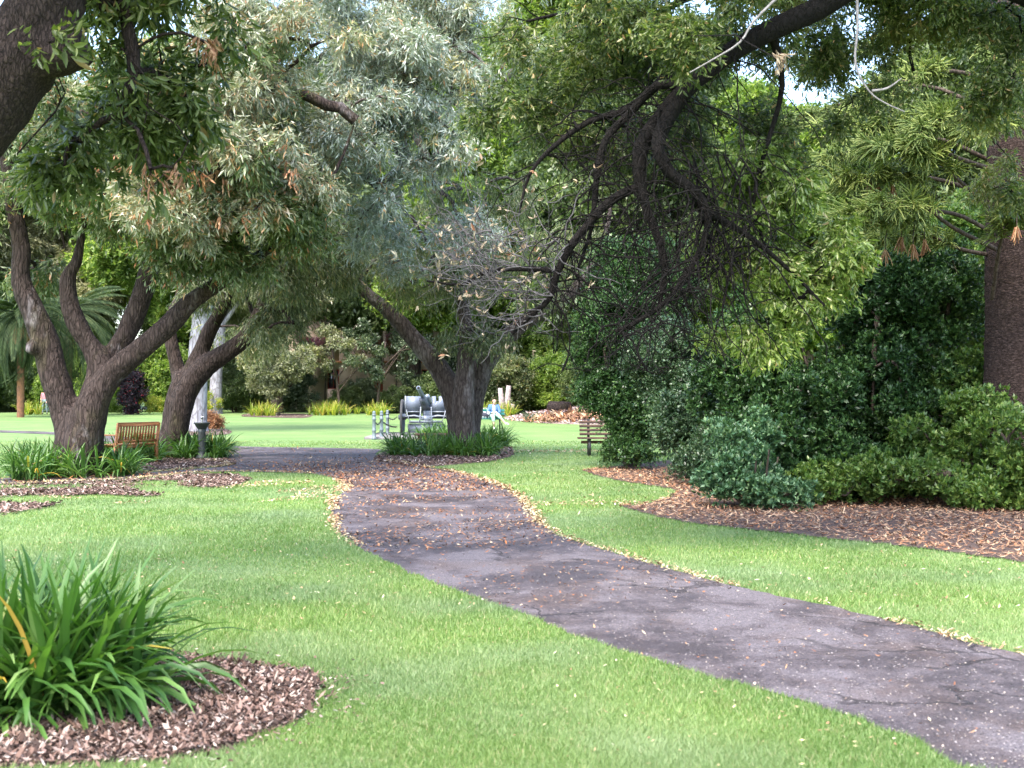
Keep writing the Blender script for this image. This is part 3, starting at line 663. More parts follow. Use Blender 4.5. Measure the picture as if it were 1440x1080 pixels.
for q in range(5):
    x0, y0 = rng.uniform(30, 200), rng.uniform(60, 150); p = np.array([W(x0, y0, 10), W(x0 + rng.normal(15, 22), y0 + 60, 10), W(x0 + rng.normal(10, 20), y0 + rng.uniform(110, 190), 10.1)])
    ex.append((smooth_path(p, 3), .006, 4))
make_tree('overhanging_tree', 'near tree whose thick dark limb reaches in at the top left corner', 'tree', W(-330, 850, D4)[:2], t4,
          [(s4, c4, T_near, (.7, 1.2), M_near, 6, 'crown'), (s4c, c4c, T_near, (.9, 1.3), M_near, 6, 'unseen_shade_crown'), (s4d, c4d, T_deadc, (.4, .65), M_dead, 4, 'dead_leaves')], M_bark4, voxel=.03, disp=.03, maxc=160, extra=ex, twig=.004, kk=.006)

# ---------------------------------------------------------------- near tree, upper right: bare drooping twigs and green leaves
D5 = 12.0
t5 = [limb((1830, 790, 12.4, .40), (1800, 600, 12.4, .33), (1740, 350, 12.4, .30), (1640, 150, 12.3, .26), (1500, 10, 12.2, .2), (1350, -50, 12.1, .17), (1230, -35, D5, .13), (1150, 12, D5, .11), (1085, 42, D5, .10), (1020, 78, D5, .092), (965, 125, D5, .088), (930, 165, D5, .08), (905, 200, D5, .075), (899, 240, D5, .065), (908, 290, D5, .045), (925, 335, D5, .04), (935, 380, D5, .03), (925, 440, D5, .02)),
      limb((955, 140, D5, .08), (932, 180, 11.9, .07), (926, 212, 11.8, .065), (945, 245, 11.8, .055), (980, 272, 11.8, .045), (996, 305, 11.8, .035), (985, 350, 11.8, .03), (962, 390, 11.8, .028), (930, 430, 11.8, .022), (885, 458, 11.8, .022), (865, 466, 11.8, .02), k=3),
      limb((902, 262, D5, .04), (880, 270, D5, .045), (852, 288, D5, .045), (825, 318, D5, .04), (800, 350, D5, .04), (783, 385, D5, .035), (772, 420, D5, .03), (745, 445, D5, .025), (720, 470, D5, .015)),
      limb((775, 380, D5, .03), (730, 378, D5, .025), (685, 382, D5, .02), (650, 400, D5, .014), (600, 395, D5, .01)),
      limb((965, 125, D5, .05), (925, 120, D5, .045), (885, 160, 12.1, .04), (850, 200, 12.1, .035), (838, 260, 12.1, .03), (832, 320, 12.1, .02), (812, 380, 12.1, .014)),
      limb((1040, 66, D5, .05), (960, 88, 12.3, .05), (890, 150, 12.3, .04), (830, 170, 12.3, .03), (780, 205, 12.3, .025), (745, 245, 12.3, .018), (730, 300, 12.3, .01)),
      limb((1000, 85, D5, .05), (955, 60, 12.6, .04), (880, 40, 12.6, .03), (800, 20, 12.6, .02), (740, 30, 12.6, .012)),
      limb((1300, -60, 12.1, .1), (1200, -60, 12.8, .08), (1080, -40, 13.2, .06), (960, 0, 13.2, .04), (860, 60, 13.2, .02)),
      limb((1280, -40, 12.1, .06), (1296, 10, 13, .035), (1278, 60, 13.2, .025), (1285, 100, 13.2, .016)),
      limb((996, 300, 11.8, .04), (1050, 330, 12.2, .03), (1110, 380, 12.3, .02), (1160, 430, 12.3, .012)),
      limb((1085, 42, D5, .05), (1100, 120, 12.4, .03), (1080, 200, 12.5, .025), (1060, 280, 12.5, .018), (1080, 360, 12.5, .012))]
# tangled drooping twigs
ex = []
nodes = np.concatenate([l[:, :3] for l in t5 if l[0, 3] < .2] + [t5[0][36:, :3]])
def droopy(start, L, drift, r0, n=6, sag=1.0):
    p = [start]; v = np.array([rng.normal(drift[0], .25), rng.normal(0, .25), rng.normal(drift[1], .25)])
    v /= np.linalg.norm(v) + 1e-6
    for q in range(n):
        v = v + rng.normal(0, .33, 3) + np.array([0, 0, -.28 * sag]); v /= np.linalg.norm(v)
        if p[-1][2] + v[2] * L / n < 1.75: v[2] = abs(v[2]) * .3
        p.append(p[-1] + v * L / n)
    p = smooth_path(np.array(p), 2); return (p, np.linspace(r0, r0 * .35, len(p)), 4)
def in_px(p, x0, y0, x1, y1):
    x = 720 + p[0] / p[1] * F; y = HZ - (p[2] - CH) / p[1] * F; return x0 < x < x1 and y0 < y < y1
cand = [p for p in nodes if in_px(p, 760, 60, 1080, 470)]
for q in range(120):
    s = cand[rng.integers(len(cand))]; t = droopy(s, rng.uniform(.5, 1.7), (rng.normal(.15, .9), -.1), rng.uniform(.005, .011), 8, .8); ex.append(t)
    if in_px(t[0][-1], 840, 200, 1130, 600):
        for z in range(3): ex.append(droopy(t[0][rng.integers(3, len(t[0]))], rng.uniform(.2, .6), (rng.normal(0, .6), -.2), .005, 5))
cand3 = [p for p in nodes if in_px(p, 780, 190, 1080, 470)]
for q in range(85):
    s = cand3[rng.integers(len(cand3))] + rng.normal(0, .05, 3) - np.array([0, rng.uniform(0, .35), 0]); t = droopy(s, rng.uniform(.5, 1.4), (rng.normal(.1, 1.0), rng.normal(0, .5)), rng.uniform(.005, .009), 8, rng.uniform(.5, 1.2)); ex.append(t)
    for z in range(2): ex.append(droopy(t[0][rng.integers(4, len(t[0]))], rng.uniform(.25, .7), (rng.normal(0, .9), -.1), .0055, 6, .8))
for q in range(34):
    s = W(rng.uniform(950, 1060), rng.uniform(200, 360), 11.9); ex.append(droopy(s, rng.uniform(.8, 1.6), (rng.normal(.1, .4), -.8), .010, 9, .7))
cand2 = [p for p in nodes if in_px(p, 700, 0, 1000, 260)]
for q in range(60):
    s = cand2[rng.integers(len(cand2))]; ex.append(droopy(s, rng.uniform(.4, 1.0), (rng.normal(-.5, .5), 0), .007, 6, .6))
s5, c5 = blob_points([B(1130, 400, 12.6, .5, .5, .42, 26, 13, .15), B(1050, 330, 12.8, .5, .5, .4, 18, 12, .16), B(1070, 250, 12.8, .6, .6, .45, 20, 12, .18), B(1060, 470, 12.6, .45, .4, .2, 8, 9, .13), B(1185, 340, 12.6, .22, .3, .3, 8, 10, .12)])
s5b, c5b = blob_points([B(820, 60, 13, .9, .8, .5, 24, 12, .2), B(760, 170, 13, .65, .6, .4, 15, 11, .18), B(1000, 30, 12.4, 1.0, 1.0, .35, 24, 11, .2), B(960, 60, 11.4, .5, .3, .2, 7, 8, .15), B(980, 180, 13.4, .7, .6, .35, 12, 9, .18), B(1310, 20, 13, .8, .8, .3, 20, 11, .2), B(1160, -20, 13, .8, .7, .3, 13, 10, .2), B(1180, 80, 13.6, .7, .6, .5, 17, 9, .22), B(1420, 260, 14, .3, .4, .35, 7, 9, .16), B(1420, 60, 13, .3, .4, .5, 9, 9, .18), B(1120, 180, 13.2, .5, .5, .35, 11, 9, .18), B(1250, 130, 13, .4, .4, .15, 4, 6, .16), B(860, 190, 13.3, .5, .5, .3, 8, 9, .16), B(1400, 130, 12.6, .3, .4, .5, 10, 8, .16)])
s5c, c5c = blob_points([B(1150, -330, 11.5, 2.6, 2.2, .8, 60, 9, .4), B(950, -230, 12, 1.6, 1.6, .6, 26, 9, .35), B(1400, -200, 12, 1.6, 1.5, .8, 26, 9, .35)])  # foliage out of view overhead, added so it shades the drooping limbs
s5d, c5d = blob_points([B(1094, 76, 10.5, .05, .03, .04, 3, 2, .05)])
T_lime = [template(6, 7, .19, .066, .34, droop=.5, fan=.9, leafdroop=.8, six=True) for _ in range(8)]
make_tree('drooping_tree', 'near tree reaching in from top right, hung with tangled bare twigs and lime leaves', 'tree', W(1830, 790, 12.4)[:2], t5,
          [(s5, c5, T_lime, (.75, 1.25), M_lime, 6, 'crown'), (s5b, c5b, T_near2, (.6, 1.05), M_upper, 6, 'upper_crown'), (s5c, c5c, T_near, (.9, 1.4), M_upper, 6, 'unseen_shade_crown'), (s5d, c5d, T_deadc, (.4, .6), M_straw, 4, 'dead_leaves')],
          M_bark5, voxel=None, maxc=330, extra=ex, twig=.003, kk=.0020, wig=.3)
dt = [o for o in bpy.data.objects if o.name == 'drooping_tree'][0]
# the grey dead spray at the end of its lowest limb, with curled straw leaves
gt = []; pts = []
starts = [W(x, y, 11.9) for x, y in ((772, 420), (745, 445), (730, 378), (685, 382), (650, 390), (740, 410), (790, 350), (700, 400), (740, 330), (690, 340), (640, 370))]
for q in range(80):
    s = starts[rng.integers(len(starts))] + rng.normal(0, .06, 3); t = droopy(s, rng.uniform(.35, 1.0), (rng.normal(-1.0, .5), rng.normal(.15, .4)), rng.uniform(.004, .009), 7, .0); gt.append(t)
    for z in range(3):
        b = droopy(t[0][rng.integers(3, len(t[0]))], rng.uniform(.12, .35), (rng.normal(-.4, .8), rng.normal(.2, .5)), .0035, 4, 0); gt.append(b); pts.append(b[0][-1])
for pth in ([(1205, -20), (1206, 40), (1203, 90), (1222, 128), (1245, 145), (1272, 157)], [(1226, 128), (1248, 124), (1268, 110)], [(1100, -10), (1060, 30), (1040, 60), (1000, 85), (970, 102)]):
    p = smooth_path(np.array([W(x, y, 11) for x, y in pth]), 3); link('bare_branch', tubes_mesh('bare_branch', [(p, np.linspace(.013, .005, len(p)), 6)], M_twigpale, dt.location), dt)
link('dead_branch', tubes_mesh('dead_branch', gt, M_twiggrey, dt.location), dt)
pts = np.array(pts); pts = np.repeat(pts, 2, 0) + rng.normal(0, .05, (len(pts) * 2, 3)); pts = pts[rng.random(len(pts)) < .32]
T_curl = [template(1, 3, .03, .055, .35, droop=.1, fan=1.1, curl=.5, six=True) for _ in range(6)]
link('curled_leaves', leaf_mesh('curled_leaves', place(T_curl, pts, (.7, 1.3), 1.0), 6, M_straw, dt.location), dt)

# ---------------------------------------------------------------- hoop pine at the right edge
D6 = 18.3
trunk6 = limb((1441, 735, .68), (1441, 700, .60), (1441, 640, .555), (1441, 500, .54), (1441, 300, .52), (1441, 100, .50), (1441, -100, .48), (1441, -500, .42), (1441, -900, .3), D=D6, k=10)
trunk6 = smooth_path(trunk6, 4); trunk6[:, 3] *= 1 + .012 * np.sin(trunk6[:, 2] * 4.5 + np.sin(trunk6[:, 2] * 1.7)) + rng.normal(0, .006, len(trunk6))
base6 = np.array([trunk6[0, 0], trunk6[0, 1], 0])
rp = empty('hoop_pine', base6, 'massive straight pine trunk with rough banded bark cut by the right edge of the photo', 'tree')
m = MB(); m.tube(trunk6[:, :3], trunk6[:, 3], 110, cap=False, jitter=.012); me = nmesh('trunk', np.concatenate(m.v) - base6, [np.array(f) for f in m.f.values()], M_barkpine, smooth=True); link('trunk', me, rp)
def rope(p0, d, L, r=.007, n=5, sag=.25):
    p = [p0]; v = d.copy()
    for q in range(n): v = unit(v + np.array([0, 0, -sag / n]) + rng.normal(0, .06, 3)); p.append(p[-1] + v * L / n)
    return (np.array(p), np.linspace(r, r * .6, n + 1), 4)
br, fol, dead, deadV = [], [], [], []
def pine_branch(x0, y0, D0, pts_px, tuft_n=26):
    P = smooth_path(np.array([W(x0, y0, D0)] + [W(*p) for p in pts_px]), 4); br.append((P, np.linspace(.035, .012, len(P)), 6))
    m = len(P)
    for q in range(tuft_n):
        u = rng.uniform(.42, 1.0); i = min(int(u * (m - 1)), m - 2); p = P[i] + (P[i + 1] - P[i]) * rng.random(); t = unit(P[i + 1] - P[i])
        side = unit(np.cross(t, [0, 0, 1.])) * rng.choice([-1, 1]); d = unit(t * .8 + side * rng.uniform(.1, 1) + np.array([0, 0, rng.normal(.05, .25)]))
        L = rng.uniform(.18, .42); rr = rope(p, d, L, .011); br.append((rr[0], rr[1] * .6, 3))
        for z in range(22):
            w_ = rng.uniform(.2, 1); pp = rr[0][min(int(w_ * 5), 5)]; dd = unit(d * .9 + unit(rng.normal(0, 1, 3)) * .65 + np.array([0, 0, .1])); fol.append(rope(pp, dd, rng.uniform(.14, .30), .0085, 4, .5))
for x0, y0, D0, q in [(1400, 330, 18.0, [(1340, 300, 17.4), (1270, 300, 16.8), (1200, 315, 16.4)]), (1400, 280, 18.2, [(1330, 255, 17.6), (1260, 245, 17.0), (1190, 255, 16.6)]),
                      (1400, 200, 18, [(1360, 165, 17), (1330, 160, 16.5), (1290, 180, 16)]), (1400, 120, 18, [(1340, 100, 17.4), (1270, 115, 17), (1215, 150, 16.6)]),
                      (1400, 230, 18.6, [(1320, 195, 18.4), (1240, 200, 18.2), (1160, 225, 18)]), (1395, 420, 17.9, [(1410, 330, 17.0), (1440, 290, 16.6)]), (1400, 100, 18, [(1410, 60, 16.8), (1430, 90, 16)]),
                      (1400, 40, 18.4, [(1320, 30, 18.6), (1230, 60, 18.6), (1150, 90, 18.8)]), (1400, 160, 19, [(1300, 120, 19.6), (1200, 140, 20), (1100, 180, 20)]), (1400, 300, 17.8, [(1350, 255, 16.8), (1300, 215, 16.2), (1235, 205, 15.8)]), (1400, 350, 17.8, [(1340, 320, 16.8), (1290, 285, 16.2), (1240, 290, 15.8), (1180, 305, 15.6)]), (1400, 240, 17.8, [(1330, 215, 17.0), (1260, 175, 16.6), (1180, 185, 16.4)]), (1400, 360, 18.4, [(1350, 350, 18.2), (1300, 330, 18), (1240, 335, 17.8)]),
                      (1480, 230, 18, [(1440, 180, 17), (1400, 165, 16.4), (1370, 180, 16)]), (1480, 30, 18.4, [(1560, 0, 18.4), (1650, 20, 18.4)]), (1480, 230, 18.4, [(1560, 200, 18.4), (1650, 230, 18.4)]),
                      (1400, -60, 18.4, [(1300, -80, 18.6), (1200, -50, 18.6), (1100, -10, 18.8)])]:
    pine_branch(x0, y0, D0, q, 50)
for (x, y, D) in [(1268, 335, 16.8), (1284, 345, 16.7), (1300, 338, 16.8), (1255, 260, 16.9), (1235, 258, 16.9), (1388, 235, 16.5), (1245, 352, 16.7), (1430, 320, 16), (1222, 252, 17)]:
    p = W(x, y, D); br.append((np.array([p + np.array([.02, 0, .28]), p + np.array([0, 0, .12]), p]), .006, 4))
    for z in range(14): dead.append(rope(p + rng.normal(0, .01, 3), unit(np.array([rng.normal(0, .25), rng.normal(0, .25), -1.])), rng.uniform(.12, .22), .009, 3, .2))
link('branch', tubes_mesh('branch', br, M_barkfar, base6), rp)
link('foliage', tubes_mesh('foliage', fol, M_needleleaf, base6), rp)
link('dead_fronds', tubes_mesh('dead_fronds', dead, M_dead, base6), rp)

# ---------------------------------------------------------------- shrubs on the right
def shrub(name, label, base, stems, blobs, T, mat, bark=None, scale=(.8, 1.3), k=4, maxc=160, zmin=.12, group=None, cat='shrub', kk=.007, pn='foliage'):
    s, c = blob_points(blobs, zmin)
    return make_tree(name, label, cat, base, stems, [(s, c, T, scale, mat, k, pn)], bark or M_barkfar, voxel=None, maxc=maxc, group=group, kk=kk, trunk_name='stem')
def stems(px, D, h, n=4, spread=.5, r=.05):
    b = W(px, HZ, D); out = []
    for q in range(n):
        a = q * 6.283 / n + rng.random(); e = np.array([b[0] + math.cos(a) * spread, D + math.sin(a) * spread, h * rng.uniform(.7, 1)])
        out.append(smooth_path([[b[0] + math.cos(a) * .08, D + math.sin(a) * .08, -.05, r], [*(np.array([b[0], D, 0]) * .5 + e * .5 + [math.cos(a) * .1, 0, -.1]), r * .75], [*e, r * .35]], 3))
    return out
shrub('dark_shrub', 'tall glossy dark green shrub filling the space left of the pine trunk', W(1230, 700, 19.3), stems(1230, 19.6, 2.0, 6, .5, .05),
      [B(1230, 590, 19.4, 1.75, 1.2, 1.2, 110, 15, .26), B(1260, 440, 19.8, 1.35, 1.1, .9, 70, 15, .26), B(1290, 380, 20, .9, .9, .6, 30, 14, .26), B(1160, 655, 18.4, 1.1, .6, .55, 36, 14, .26), B(1040, 560, 19.4, .7, .6, .8, 26, 14, .26), B(1050, 460, 19.6, .8, .6, .5, 22, 13, .26), B(1090, 620, 18.4, .5, .4, .6, 16, 13, .24), B(1110, 560, 18.8, .6, .6, .7, 20, 14, .26), B(1310, 640, 19.2, 1.0, .9, .8, 40, 14, .25)], T_shrub, M_shrub, maxc=260)
shrub('blue_green_shrub', 'low rounded blue green shrub at the edge of the orange mulch', W(1058, 715, 17.2), stems(1058, 17.2, .9, 5, .35, .03),
      [B(1050, 675, 17.3, .42, .4, .36, 22, 12, .17), B(1085, 694, 17.0, .45, .35, .18, 11, 11, .15), B(1036, 625, 17.5, .25, .3, .25, 7, 10, .17), B(1068, 615, 17.6, .22, .25, .25, 5, 10, .16), B(1012, 668, 17.5, .22, .25, .3, 6, 10, .15)], T_shrub, M_blue, maxc=100)
shrub('spreading_shrub', 'low bright green shrub spreading over the mulch in front of the pine trunk', W(1400, 720, 17.3), stems(1390, 17.3, .6, 5, .6, .03),
      [B(1290, 672, 17.6, 1.0, .5, .30, 20, 12, .22), B(1420, 698, 16.9, .7, .4, .28, 20, 12, .22), B(1190, 682, 17.6, .8, .4, .26, 14, 11, .20), B(1370, 600, 17.9, .4, .3, .55, 13, 10, .2), B(1300, 620, 18.0, .6, .3, .35, 8, 10, .2), B(1440, 640, 16.6, .3, .3, .5, 11, 11, .2), B(1410, 590, 17.2, .2, .2, .3, 4, 10, .18)], T_shrub, M_bright, maxc=120)
shrub('leafy_shrub', 'mid green shrub rising behind the low spreading one beside the pine trunk', W(1350, 690, 20.4), stems(1345, 20.6, 2, 4, .4, .04),
      [B(1350, 430, 20.6, .7, .7, 1.5, 44, 14, .24), B(1345, 560, 19.0, .4, .4, .8, 16, 13, .2), B(1400, 380, 22, 1.2, .8, 1.4, 40, 12, .28)], T_shrub, M_bright, maxc=140, scale=(.8, 1.3))
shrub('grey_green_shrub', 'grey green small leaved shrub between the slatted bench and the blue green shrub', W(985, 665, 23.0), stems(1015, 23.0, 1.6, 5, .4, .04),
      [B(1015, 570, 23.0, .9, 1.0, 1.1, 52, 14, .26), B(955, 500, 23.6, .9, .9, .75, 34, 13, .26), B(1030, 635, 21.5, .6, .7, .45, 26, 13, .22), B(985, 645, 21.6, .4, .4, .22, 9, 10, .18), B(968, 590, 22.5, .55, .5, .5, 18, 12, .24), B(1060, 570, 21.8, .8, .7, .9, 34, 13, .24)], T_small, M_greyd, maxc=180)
shrub('weeping_shrub', 'tall small leaved tree whose dark foliage hangs down over the slatted bench', W(890, 655, 26.5), stems(890, 26.5, 3.4, 5, .9, .08),
      [B(885, 460, 26.5, 1.15, 1.1, 1.1, 74, 14, .28), B(884, 600, 26.0, .42, .5, .42, 20, 12, .20), B(880, 550, 26.2, .85, .7, .45, 34, 13, .24), B(912, 575, 26.0, .4, .5, .4, 12, 12, .2), B(905, 390, 27, 1.2, 1.1, .9, 40, 13, .28), B(882, 634, 25.5, .38, .3, .16, 7, 10, .16), B(838, 520, 26.4, .5, .6, .7, 22, 11, .25)], T_small, M_shrub, maxc=220, zmin=.35, cat='tree', scale=(.8, 1.4))

# ---------------------------------------------------------------- strappy lilies
def blades(C, n_fan, L, wd, lean=.9, lo=.15, seg=6, zr=.0, out_bias=None):
    """C (m,2) fan centres; returns vertices of folded strap blades"""
    Vs, Fs, off = [], [], 0
    ctr = C.mean(0)
    for cx, cy in C:
        ob = unit(np.array([cx, cy]) - ctr) if out_bias else np.zeros(2)
        for q in range(n_fan):
            a = rng.random() * 6.283; dv = np.array([math.cos(a), math.sin(a)]) + ob * (out_bias or 0); dv /= np.linalg.norm(dv) + 1e-6
            ll = L * rng.uniform(.6, 1.15); ln = lo + lean * rng.random() ** 1.3; ww = wd * rng.uniform(.7, 1.2)
            th = R(88) - ln * .45; p = np.array([cx + rng.normal(0, .03), cy + rng.normal(0, .03), 0.0]); P = [p]
            for s_ in range(seg):
                th -= ln * (1.15 if s_ > seg / 2 else .55) / seg * rng.uniform(.7, 1.5) * 1.6
                p = p + np.array([dv[0] * math.cos(th), dv[1] * math.cos(th), math.sin(th)]) * ll / seg; p[2] = max(p[2], .012); P.append(p)
            P = np.array(P); sd = np.array([-dv[1], dv[0], 0]) ; tw = rng.normal(0, .35); sd = sd * math.cos(tw) + np.array([0, 0, 1]) * math.sin(tw)
            prof = np.array([.75, .95, 1, 1, .92, .7, .12]) if seg == 6 else np.linspace(1, .15, seg + 1)
            wv = (ww / 2 * prof)[:, None] * sd
            up = np.array([0, 0, ww * .22]) * prof[:, None]
            V = np.stack([P - wv + up, P, P + wv + up], 1).reshape(-1, 3)
            i = np.arange(seg)[:, None] * 3; f = np.concatenate([i + [[0, 1, 4, 3]], i + [[1, 2, 5, 4]]])
            Vs.append(V); Fs.append(f + off); off += len(V)
    return np.concatenate(Vs), np.concatenate(Fs)
def lily(name, label, C, n_fan, L, wd, mat, group=None, **kw):
    C = np.asarray(C); b = np.array([C[:, 0].mean(), C[:, 1].mean(), 0]); V, Fq = blades(C, n_fan, L, wd, **kw)
    o = link(name, nmesh(name, V - b, [Fq], mat, smooth=True), None, b); tag(o, label, 'plant', group); return o
def ell(px, py, rx, ry, n):
    c = G(px, py)[:2]; a = rng.random(n) * 6.283; r = np.sqrt(rng.random(n)); return np.stack([c[0] + np.cos(a) * r * rx, c[1] + np.sin(a) * r * ry], 1)
lily('strappy_lily', 'large clump of glossy strap leaves in the near left bark bed', ell(52, 992, .50, .40, 50), 21, .76, .038, M_strap, out_bias=.5, lean=1.5, lo=.2)
lily('strappy_lily', 'dense strap leaved clump at the foot of the broad forked tree', np.concatenate([ell(70, 668, .85, .9, 34), ell(130, 668, .95, .9, 38), ell(38, 676, .3, .3, 6)]), 22, .72, .031, M_strap, lean=1.2, lo=.3)
lily('strappy_lily', 'strap leaved clump around the leaning tree and the drinking fountain', np.concatenate([ell(235, 643, .9, 1.0, 36), ell(285, 644, .75, .9, 34), ell(190, 650, .6, .7, 20)]), 21, .70, .031, M_strap, lean=1.2, lo=.3)
lily('strappy_lily', 'wide clump of strap leaves in front of the silvery tree trunk', np.concatenate([ell(600, 640, .95, .9, 44), ell(660, 641, .7, .7, 34)]), 20, .64, .032, M_strap, lean=1.2, lo=.3)
lily('strappy_lily', 'strap leaved clump just right of the silvery tree trunk', ell(693, 630, .42, .5, 18), 22, .72, .032, M_strap, lean=1.2, lo=.3)
lily('strappy_lily', 'low strap leaved clump between the field gun and the silvery tree', ell(615, 618, .75, .8, 24), 18, .60, .032, M_strap, lean=1.2, lo=.3)
for label, px, py, rx, n in [('yellow green strap leaved clump, widest one by the far garden bed', 460, 584, 1.35, 30), ('small yellow green strap leaved clump just left of the bollards', 530, 584, .65, 16), ('yellow green strap leaved clump at the foot of the thin far tree', 372, 585, .8, 16),
                              ('bright green clump at the far left in front of the palm', 45, 583, .85, 20), ('yellow green clump behind the seated woman', 697, 587, 1.0, 26), ('small yellow green tuft between the far clumps and the hedge', 500, 582, .5, 8)]:
    lily('far_lily', label, ell(px, py, rx, .6, n), 11, .95 if px != 500 else .6, .085, M_strapfar, 'yellow green clumps along the far lawn edge', seg=4)
# low leafy mounds
for name, label, px, py, D, r, h, mat in [('chartreuse_shrub', 'bright chartreuse mound left of the pale tree trunk', 220, 577, 84, 1.6, .7, M_strapfar), ('chartreuse_shrub', 'small chartreuse mound right of the pale tree trunk', 292, 576, 84, .9, .8, M_strapfar),
                                          ('rusty_shrub', 'small rounded shrub with orange pink tips behind the drinking fountain', 296, 600, 52, .42, .35, M_dead), ('low_plant', 'low green plants around the pale tree trunk', 262, 604, 49, .55, .2, M_blue), ('chartreuse_shrub', 'bright green mound under the hedge at far left of the purple shrub', 158, 580, 84, 1.0, .6, M_farA)]:
    b = W(px, HZ, D); s, c = blob_points([((b[0], D, h), (r, r, h * .8), 14, 10, .2)], .05)
    o = link(name, leaf_mesh(name, place(T_small, c, (.8, 1.5)), 4, mat, (b[0], D, 0)), None, (b[0], D, 0)); tag(o, label, 'shrub')

# ---------------------------------------------------------------- background trees (copies share mesh data)
def bg_tree_data(H, rad, T, mat, ncl, tall=.28):
    lim = [smooth_path([[0, 0, -.2, .38], [.1, 0, H * .2, .3], [-.15, .1, H * .45, .22], [.1, 0, H * .8, .1]], 4)]
    for q in range(7):
        a = q * .9 + rng.random(); z = H * rng.uniform(.2, .6); e = rad * .7
        lim.append(smooth_path([[0, 0, z, .14], [math.cos(a) * e * .5, math.sin(a) * e * .5, z + H * .1, .1], [math.cos(a) * e, math.sin(a) * e, z + H * .22, .05]], 3))
    bl = []
    for q in range(11):
        a = q * 2.4; zz = H * (tall + (.92 - tall) * (q + .5) / 11); rr = rad * .62 * math.sin(math.pi * (.18 + .72 * (q / 10))) ** .6
        bl.append(((math.cos(a) * rr, math.sin(a) * rr, zz), (rad * .52, rad * .52, H * .09), ncl // 11, 11, rad * .17))
    s, c = blob_points(bl)
    paths = grow(lim, s, c[:1], kk=.02, twig=.015)
    tm = tubes_mesh('trunk', [(l[:, :3], l[:, 3], 10) for l in lim] + paths, M_barkfar, (0, 0, 0))
    cm = leaf_mesh('crown', place(T, c, (.8, 1.4)), 4, mat); return tm, cm
def put(data, name, label, cat, x, y, s, rz, group=None, names=('trunk', 'crown'), sz=None):
    r = empty(name, (x, y, 0), label, cat, group, rz); r.scale = (s, s, sz or s)
    for nm, me in zip(names, data): link(nm, me, r)
    return r
dA = bg_tree_data(22, 5.0, T_far, M_farA, 600); dB = bg_tree_data(20, 4.6, T_farn, M_farB, 560); dC = bg_tree_data(21, 5.0, T_far, M_farC, 600)
GT = 'tall trees behind the far lawn'
far = [(-60, 104, 'A', 1.3, 'tall green tree behind the palm at the far left'), (110, 106, 'B', 1.4, 'tall olive tree seen between the stems of the forked tree'), (235, 100, 'A', 1.3, 'tall green tree above the pale trunk'),
       (390, 88, 'B', 1.15, 'tall olive tree left of the tan house'), (800, 96, 'A', 1.5, 'tall light green tree above the mulched mound'), (880, 62, 'C', 1.0, 'tall dark tree behind the weeping shrub'),
       (1010, 76, 'A', .95, 'tall light green tree seen through the bare twigs'), (1140, 62, 'A', .72, 'tall dark tree behind the glossy shrub'), (1260, 72, 'A', .7, 'tall green tree behind the pine branches'), (1400, 58, 'C', 1.05, 'tall dark tree behind the pine trunk'), (1540, 70, 'A', 1.1, 'tall green tree at the far right'), (1660, 62, 'C', 1.0, 'tall dark tree beyond the right edge of the pine'), (1800, 70, 'A', 1.1, 'tall green tree well right of the pine'), (-200, 90, 'A', 1.2, 'tall green tree left of the palms'), (585, 92, 'C', 1.4, 'tallest dark tree behind the silvery crown'), (640, 112, 'B', 1.45, 'tall olive tree rising behind the tan house'), (655, 88, 'A', 1.25, 'tall light green tree rising straight behind the silvery tree'), (480, 118, 'A', 1.5, 'tall green tree rising behind the left end of the tan house')]
DD = {'A': dA, 'B': dB, 'C': dC}
for px, D, k, s, lb in far:
    put(DD[k], 'tall_tree', lb, 'tree', (px - 720) / F * D, D, s, rng.random() * 6, GT)
# hedge shrubs: rounded crowns on short stems
def bg_shrub_data(H, rad, T, mat, ns):
    lim = [smooth_path([[math.cos(a) * .1, math.sin(a) * .1, -.1, .06], [math.cos(a) * rad * .3, math.sin(a) * rad * .3, H * .4, .05], [math.cos(a) * rad * .5, math.sin(a) * rad * .5, H * .75, .02]], 3) for a in (0, 1.3, 2.5, 3.8, 5.0)]
    s, c = blob_points([((0, 0, H * .5), (rad, rad, H * .48), ns, 11, .45)], .15)
    return tubes_mesh('stem', [(l[:, :3], l[:, 3], 7) for l in lim] + grow(lim, s, c[:1], kk=.01), M_barkfar, (0, 0, 0)), leaf_mesh('foliage', place(T, c, (.8, 1.5)), 4, mat)
sA = bg_shrub_data(4, 2.2, T_fars, M_farA, 80); sB = bg_shrub_data(4.5, 2.3, T_fars, M_greysh, 80); sC = bg_shrub_data(3.8, 2.2, T_fars, M_farC, 80); sD = bg_shrub_data(4, 2, T_fars, M_dull, 70)
SD = {'A': sA, 'B': sB, 'C': sC, 'D': sD}
